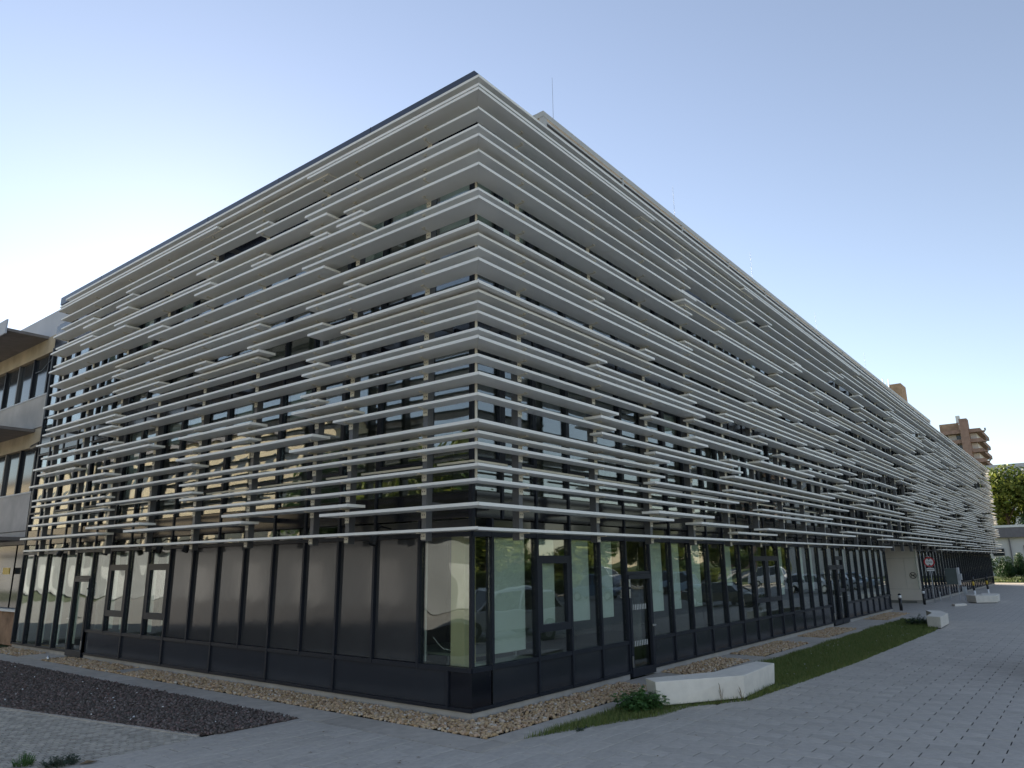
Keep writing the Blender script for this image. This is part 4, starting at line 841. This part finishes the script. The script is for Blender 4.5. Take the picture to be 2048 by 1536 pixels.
for nm, n_, rx, rz, lf, mt, sd_ in (('a', 9000, 1.0, 1.0, 0.050, 'leaf_a', 1), ('b', 9000, 1.0, 1.15, 0.045, 'leaf_b', 2), ('d', 9000, 1.0, 0.9, 0.045, 'leaf_dark', 3)):
    V = crown(n_, rx, rz, lf, sd_); CR[nm] = np_mesh('crown', V, np.arange(len(V)), mt, 4)
def tree(x_, y_, h, r_, kind, label, group=None, bush=False):
    t = empty('bush' if bush else 'tree', (x_, y_, 0), random.uniform(0, 6.28), label, 'bush' if bush else 'tree', group)
    cz = h-r_*0.95 if not bush else h*0.45; s_ = r_
    c_ = link('crown', CR[kind], t, (0, 0, cz), inv=False); c_.scale = (s_, s_, s_*(0.95 if not bush else h*0.55/r_))
    mb = MB(); tr_ = max(0.05, h*0.018); mb.tube([(0, 0, -0.1), (0.05, 0.02, h*0.25), (0, 0.05, cz)], tr_, 8, tr_*0.5)
    for q in range(5):
        a = q*1.26+x_; mb.tube([(0.02, 0.03, cz*0.72), (0.35*s_*math.cos(a), 0.35*s_*math.sin(a), cz+0.1*s_), (0.6*s_*math.cos(a), 0.6*s_*math.sin(a), cz+0.35*s_)], tr_*0.45, 5, tr_*0.12)
    build(mb, 'trunk', 'bark', t, inv=False); return t
G1 = 'trees behind the car park seen reflected in the glass'
spots = [(-4, -31), (4, -34), (11, -30), (18, -33), (24, -29), (31, -34), (39, -31), (46, -35), (54, -32), (63, -36), (72, -33), (83, -37), (95, -34), (108, -38), (122, -35), (138, -40), (155, -38)]
for i, (x_, y_) in enumerate(spots): tree(x_, y_, 5.6+1.6*math.sin(i*2.1)+0.02*x_, 3.4+0.5*math.cos(i*1.7)+0.008*x_, 'ab'[i % 2], 'leafy tree of the row beyond the parked cars, reflected in the glazing', G1)
G2 = 'low hedge shrubs behind the car park'
for i in range(16): tree(-2+i*5.2, -27.5-0.6*math.sin(i), 1.7+0.3*math.sin(i*1.9), 2.3, 'ab'[(i+1) % 2], 'low hedge shrub behind the parked cars, reflected in the ground floor glass', G2, True)
for x_, y_, h, r_, k_, lab in ((-24, 18, 11, 5.5, 'b', 'tall tree mirrored in the dark panes next to the corner'), (-27, 27, 12, 6.0, 'a', 'broad tree mirrored in the short facade beside the cream block'), (-23, 36, 9.5, 4.5, 'b', 'smaller tree mirrored in front of the cream block end'), (-20, 9, 10, 5.0, 'a', 'tree mirrored high in the corner panes of the short facade')): tree(x_, y_, h, r_, k_, lab)
# trees at the far right of the view
for x_, y_, h, r_, k_, lab in ((108, 1.8, 15.0, 5.6, 'a', 'sunlit tree rising beside the far end of the office building'), (112, -4.5, 14.2, 6.2, 'b', 'broad tree above the white low building at the right edge'), (122, 6.5, 16.0, 5.2, 'b', 'darker tree behind the far end of the slatted facade'), (106, -1.6, 9.5, 3.8, 'd', 'dark shaded tree behind the white low building roof')):
    tree(x_, y_, h, r_, k_, lab)
for x_, y_, h, r_, k_, lab in ((84.5, 3.4, 4.3, 1.9, 'd', 'dark rounded shrub at the far end of the slatted facade'), (87.0, 1.3, 2.6, 1.3, 'd', 'smaller dark shrub before the white low building'), (86, -1.2, 1.8, 1.0, 'b', 'light green shrub at the right edge before the white wall'), (88, 0.0, 3.0, 0.9, 'd', 'slender dark shrub against the white low building')):
    tree(x_, y_, h, r_, k_, lab, None, True)
struct(MB().poly([(76.5, -30, -0.012), (80.2, -30, -0.012), (80.2, 14, -0.012), (76.5, 14, -0.012)]), 'footpath', 'footpath')
struct(MB().poly([(79.5, -30, -0.02), (84, -30, 0.15), (94, -30, 0.4), (94, 12, 0.4), (84, 12, 0.15), (79.5, 12, -0.02)]), 'verge', 'ground')
vg = [(80, -6), (93, -6), (93, 8), (80, 8)]
o = link('verge_grass', blades(26000, 0.10, 0.3, 'verge_grass', 'grass_blade', vg, None, 0.02)); o.location.z = 0.1; o['kind'] = 'stuff'; tag(o, 'rough grass bank below the white low building', 'grass')
# white low building
wl = empty('white_low_building', (96, -8, 0), 0, 'low white building with grey roof fascia at the right edge', 'building')
build(MB().box(93.5, 104, -24, 5.0, 0, 4.6), 'wall', 'render_white', wl); rf = build(MB().box(92.9, 104.6, -24.6, 5.6, 4.61, 5.9), 'roof', 'roof_grey', wl); sub(MB().box(92.84, 92.899, -24.6, 5.6, 5.72, 5.98), 'roof_trim', 'white_paint', rf); build(MB().box(93.3, 93.49, 0.9, 1.0, 0, 4.5), 'downpipe', 'roof_grey', wl)
for y_ in (-1.4, -5.5, -9.5): w_ = build(MB().box(93.40, 93.52, y_, y_+1.1, 2.5, 3.7), 'window', 'window_dark', wl); sub(MB().box(93.36, 93.39, y_-0.1, y_+1.2, 2.4, 2.49), 'sill', 'yellow', w_)
for y_ in (1.6, 3.2): build(MB().box(93.40, 93.52, y_, y_+1.1, 2.6, 3.4), 'window', 'window_dark', wl)
tag(build(MB().tube([(80.5, 1.85, -0.1), (80.5, 1.9, 3.0)], 0.05, 6), 'fence_post', 'box_grey'), 'leaning thin grey fence post before the dark shrubs', 'post')
# far flat roof building behind the trees
fb = empty('grey_flat_block', (165, -10, 0), 0, 'long grey flat roofed block rising behind the trees at right', 'building')
build(MB().box(160, 175, -45, 10, 0, 18.29), 'wall', 'render_white', fb); build(MB().box(159.5, 175.5, -45.5, 10.5, 18.3, 19.8), 'roof_band', 'parapet', fb); build(MB().box(159.6, 160.0, -44, 9.5, 15.9, 17.2), 'window_band', 'window_dark', fb)
# brick tower block
tw = empty('brick_tower_block', (255, 22, 0), 0, 'brick apartment tower with stacked balconies above the long facade', 'building')
build(MB().box(252, 272, 17, 33, 0, 40.2), 'wall', 'render_white', tw); build(MB().box(248.5, 252.5, 18.6, 20.7, 0, 43.8), 'shaft', 'brick', tw)
for k in range(11):
    z = 39.5-k*3.05; b_ = build(MB().box(249.4, 273, 15.6, 33.2, z, z+1.1), 'balcony', 'brick', tw)
    sub(MB().prism([(249.6, 14.6), (251.5, 14.6), (251.5, 15.59), (249.6, 15.59)], z, z+0.3), 'balcony_ledge', 'brick', b_); sub(MB().box(249.6, 250.2, 14.2, 14.59, z+0.2, z+1.0), 'planter', 'roof_grey', b_)
    for y_ in (21.2, 24.5, 28): build(MB().box(251.9, 252.05, y_, y_+1.1, z-1.5, z-0.2), 'window', 'window_dark', tw)
build(MB().box(252, 262, 21.5, 26.5, 40.66, 43.2), 'roof_house', 'brick_tan', tw); build(MB().box(253, 255, 20.9, 21.9, 43.3, 45.6), 'white_mast_box', 'white_paint', tw); build(MB().box(252, 270, 28, 33, 40.66, 41.8), 'roof_rail', 'roof_grey', tw)
t2 = empty('brick_stair_tower', (252, 37, 0), 0, 'tan brick tower top with antennas peeping over the roof line', 'building')
build(MB().box(250, 258, 35.2, 38.6, 0, 57.8), 'wall', 'brick_tan', t2); build(MB().box(251, 262, 38.61, 45, 0, 54.5), 'wall', 'brick_tan', t2)
for y_, zt in ((38.9, 60), (39.8, 59), (40.6, 60.5), (41.3, 58)): build(MB().tube([(251.5, y_, 54.4), (251.5, y_, zt)], 0.12, 5), 'antenna', 'rod', t2)

# ================================================================== ACROSS THE YARD (seen in the glass)
oa = empty('cream_block', (-30, 70, 0), 0, 'sunlit cream building mirrored in the short facade glass', 'building')
build(MB().box(-42, -30, 46, 140, 0, 15.2), 'wall', 'render_cream', oa); build(MB().box(-42.3, -29.6, 45.6, 140.4, 15.21, 15.8), 'roof', 'roof_grey', oa)
for k in range(24):
    for z in (1.4, 4.9, 8.3, 11.7): build(MB().box(-30.1, -29.97, 47+k*3.8, 49.3+k*3.8, z, z+1.6), 'window', 'window_dark', oa)
ob = empty('grey_shed', (-24, 34, 0), 0, 'low grey shed mirrored in the dark ground floor panels', 'building')
build(MB().box(-27, -20, 16, 95, 0, 3.9), 'wall', 'shed_wall', ob); build(MB().box(-27.4, -19.6, 15.6, 95.4, 3.91, 4.3), 'roof', 'roof_grey', ob)
for k in range(11): build(MB().box(-20.05, -19.98, 18+k*7, 21+k*7, 0.1, 2.6), 'door', 'box_grey', ob)
bk = empty('brick_office', (222, -68, 0), 0, 'red brick block mirrored in the upper glass of the long facade', 'building')
build(MB().box(200, 248, -78, -58, 0, 26), 'wall', 'brick', bk); build(MB().box(199.5, 248.5, -78.5, -57.5, 26.01, 26.8), 'roof', 'roof_grey', bk)
for k in range(12):
    for z in (2, 5.4, 8.8, 12.2, 15.6, 19.0, 22.4): build(MB().box(202+k*3.9, 204.0+k*3.9, -58.1, -57.9, z, z+1.9), 'window', 'lamp_glass', bk)
# parked cars
def car(x_, y_, rz, paint, label, kind='hatch'):
    r_ = empty('parked_car', (x_, y_, -0.045), rz, label, 'car', 'cars parked behind the camera seen in reflections')
    def part(mb, nm, mt, **k): return build(mb, nm, mt, r_, inv=False, **k)
    H = {'hatch': 1.42, 'van': 1.85, 'sedan': 1.36, 'suv': 1.6}[kind]; Lh = {'hatch': 1.95, 'van': 2.2, 'sedan': 2.15, 'suv': 2.15}[kind]; w = 0.86
    belt = 0.58*H+0.08; hood = belt-0.08
    prof = [(-Lh, 0.30), (-Lh, 0.62), (-Lh+0.06, belt), (Lh-1.05, belt), (Lh-0.35, hood-0.04), (Lh-0.04, 0.66), (Lh, 0.30)]
    mb = MB(); n_ = len(prof)
    for s_, ww, in ((-1, 1.0), (-1, 0.90), (1, 0.90), (1, 1.0)): pass
    rows = []
    for yy, dz in ((-w, 0.05), (-w*0.93, 0.0), (w*0.93, 0.0), (w, 0.05)):
        row_ = []
        for (a, b) in prof:
            bb = b-dz if b > 0.5 else b; row_.append(len(mb.v)); mb.v.append((a*(1 if dz == 0 else 0.985), yy, bb))
        rows.append(row_)
    for i in range(3):
        for j in range(n_-1): mb.f.append((rows[i][j], rows[i][j+1], rows[i+1][j+1], rows[i+1][j]))
    mb.f.append(tuple(rows[0][::-1])); mb.f.append(tuple(rows[3])); mb.f.append((rows[0][0], rows[1][0], rows[2][0], rows[3][0], rows[3][-1], rows[2][-1], rows[1][-1], rows[0][-1]))
    part(mb, 'body', paint, bevel=0.03)
    rear = {'hatch': 0.12, 'van': 0.08, 'sedan': 0.85, 'suv': 0.15}[kind]; ws = 0.62 if kind != 'van' else 0.75
    base = [(-Lh+rear, -w*0.95), (Lh-1.05+0.15, -w*0.95), (Lh-1.05+0.15, w*0.95), (-Lh+rear, w*0.95)]; tp = [(-Lh+rear+(0.35 if kind != 'sedan' else 0.6), -w*0.76), (Lh-1.05-ws, -w*0.76), (Lh-1.05-ws, w*0.76), (-Lh+rear+(0.35 if kind != 'sedan' else 0.6), w*0.76)]
    g = MB(); g.v = [(a, b, belt-0.01) for a, b in base]+[(a, b, H-0.05) for a, b in tp]; g.f = [(3, 2, 1, 0), (4, 5, 6, 7)]+[(i, (i+1) % 4, 4+(i+1) % 4, 4+i) for i in range(4)]
    part(g, 'windows', 'car_glass')
    t = MB(); t.v = [(a, b, H-0.05) for a, b in tp]+[(a*0.96, b*0.9, H) for a, b in tp]; t.f = [(3, 2, 1, 0), (4, 5, 6, 7)]+[(i, (i+1) % 4, 4+(i+1) % 4, 4+i) for i in range(4)]
    part(t, 'roof', paint)
    for (i, u_) in [(0, 0), (1, 0), (2, 0), (3, 0)]:
        a, b = Vector(g.v[i]), Vector(g.v[4+i]); part(MB().tube([a*1.002, b*1.002], 0.045, 6), 'pillar', paint)
    for s_ in (-1, 1):
        mx_ = (Vector(g.v[0 if s_ < 0 else 3])+Vector(g.v[1 if s_ < 0 else 2]))/2; tx_ = (Vector(g.v[4 if s_ < 0 else 7])+Vector(g.v[5 if s_ < 0 else 6]))/2; part(MB().tube([mx_+Vector((0, s_*0.01, 0)), tx_+Vector((0, s_*0.01, 0))], 0.04, 6), 'pillar', paint)
        for wx in (-Lh+0.75, Lh-0.78):
            wh = MB(); wh.tube([(wx, s_*(w-0.16), 0.32), (wx, s_*(w+0.012), 0.32)], 0.32, 18); o_ = part(wh, 'wheel', 'tyre'); sub(MB().tube([(wx, s_*(w-0.02), 0.32), (wx, s_*(w+0.02), 0.32)], 0.20, 14), 'rim', 'steel', o_)
        part(MB().box(Lh-0.16, Lh+0.01, s_*0.52-0.17, s_*0.52+0.17, 0.60, 0.74), 'headlight', 'lamp_glass'); part(MB().box(-Lh-0.012, -Lh+0.05, s_*0.68-0.10, s_*0.68+0.10, 0.66, 0.90), 'tail_light', 'lamp_red')
    part(MB().box(Lh-0.02, Lh+0.015, -0.4, 0.4, 0.36, 0.52), 'grille', 'black')
car(11.6, -6.9, R(200), 'car_white', 'white hatchback mirrored in the corner panes of the ground floor', 'suv')
car(31.7, -7.4, R(92), 'car_dark', 'dark car mirrored left of centre behind the door bays', 'sedan')
car(49.8, -7.9, R(88), 'car_white', 'white estate car mirrored near the double door bays', 'hatch')
car(56.5, -7.6, R(91), 'car_silver', 'silver car mirrored beside the white estate car', 'hatch')
car(61.2, -7.6, R(90), 'car_pale_blue', 'pale blue car mirrored farthest along the ground floor', 'hatch')
car(39.2, -20.2, R(85), 'car_blue', 'blue saloon mirrored just left of the single door', 'sedan')
car(49.6, -26.0, R(95), 'car_silver', 'silver van mirrored behind the blue saloon', 'van')
car(49.1, -18.0, R(88), 'car_pale_blue', 'pale blue hatchback mirrored right of the single door', 'hatch')
car(52.8, -21.5, R(92), 'car_grey', 'grey hatchback mirrored behind the pale blue hatchback', 'hatch')
car(72.1, -18.6, R(90), 'car_white', 'white off roader mirrored at mid length of the ground floor', 'suv')
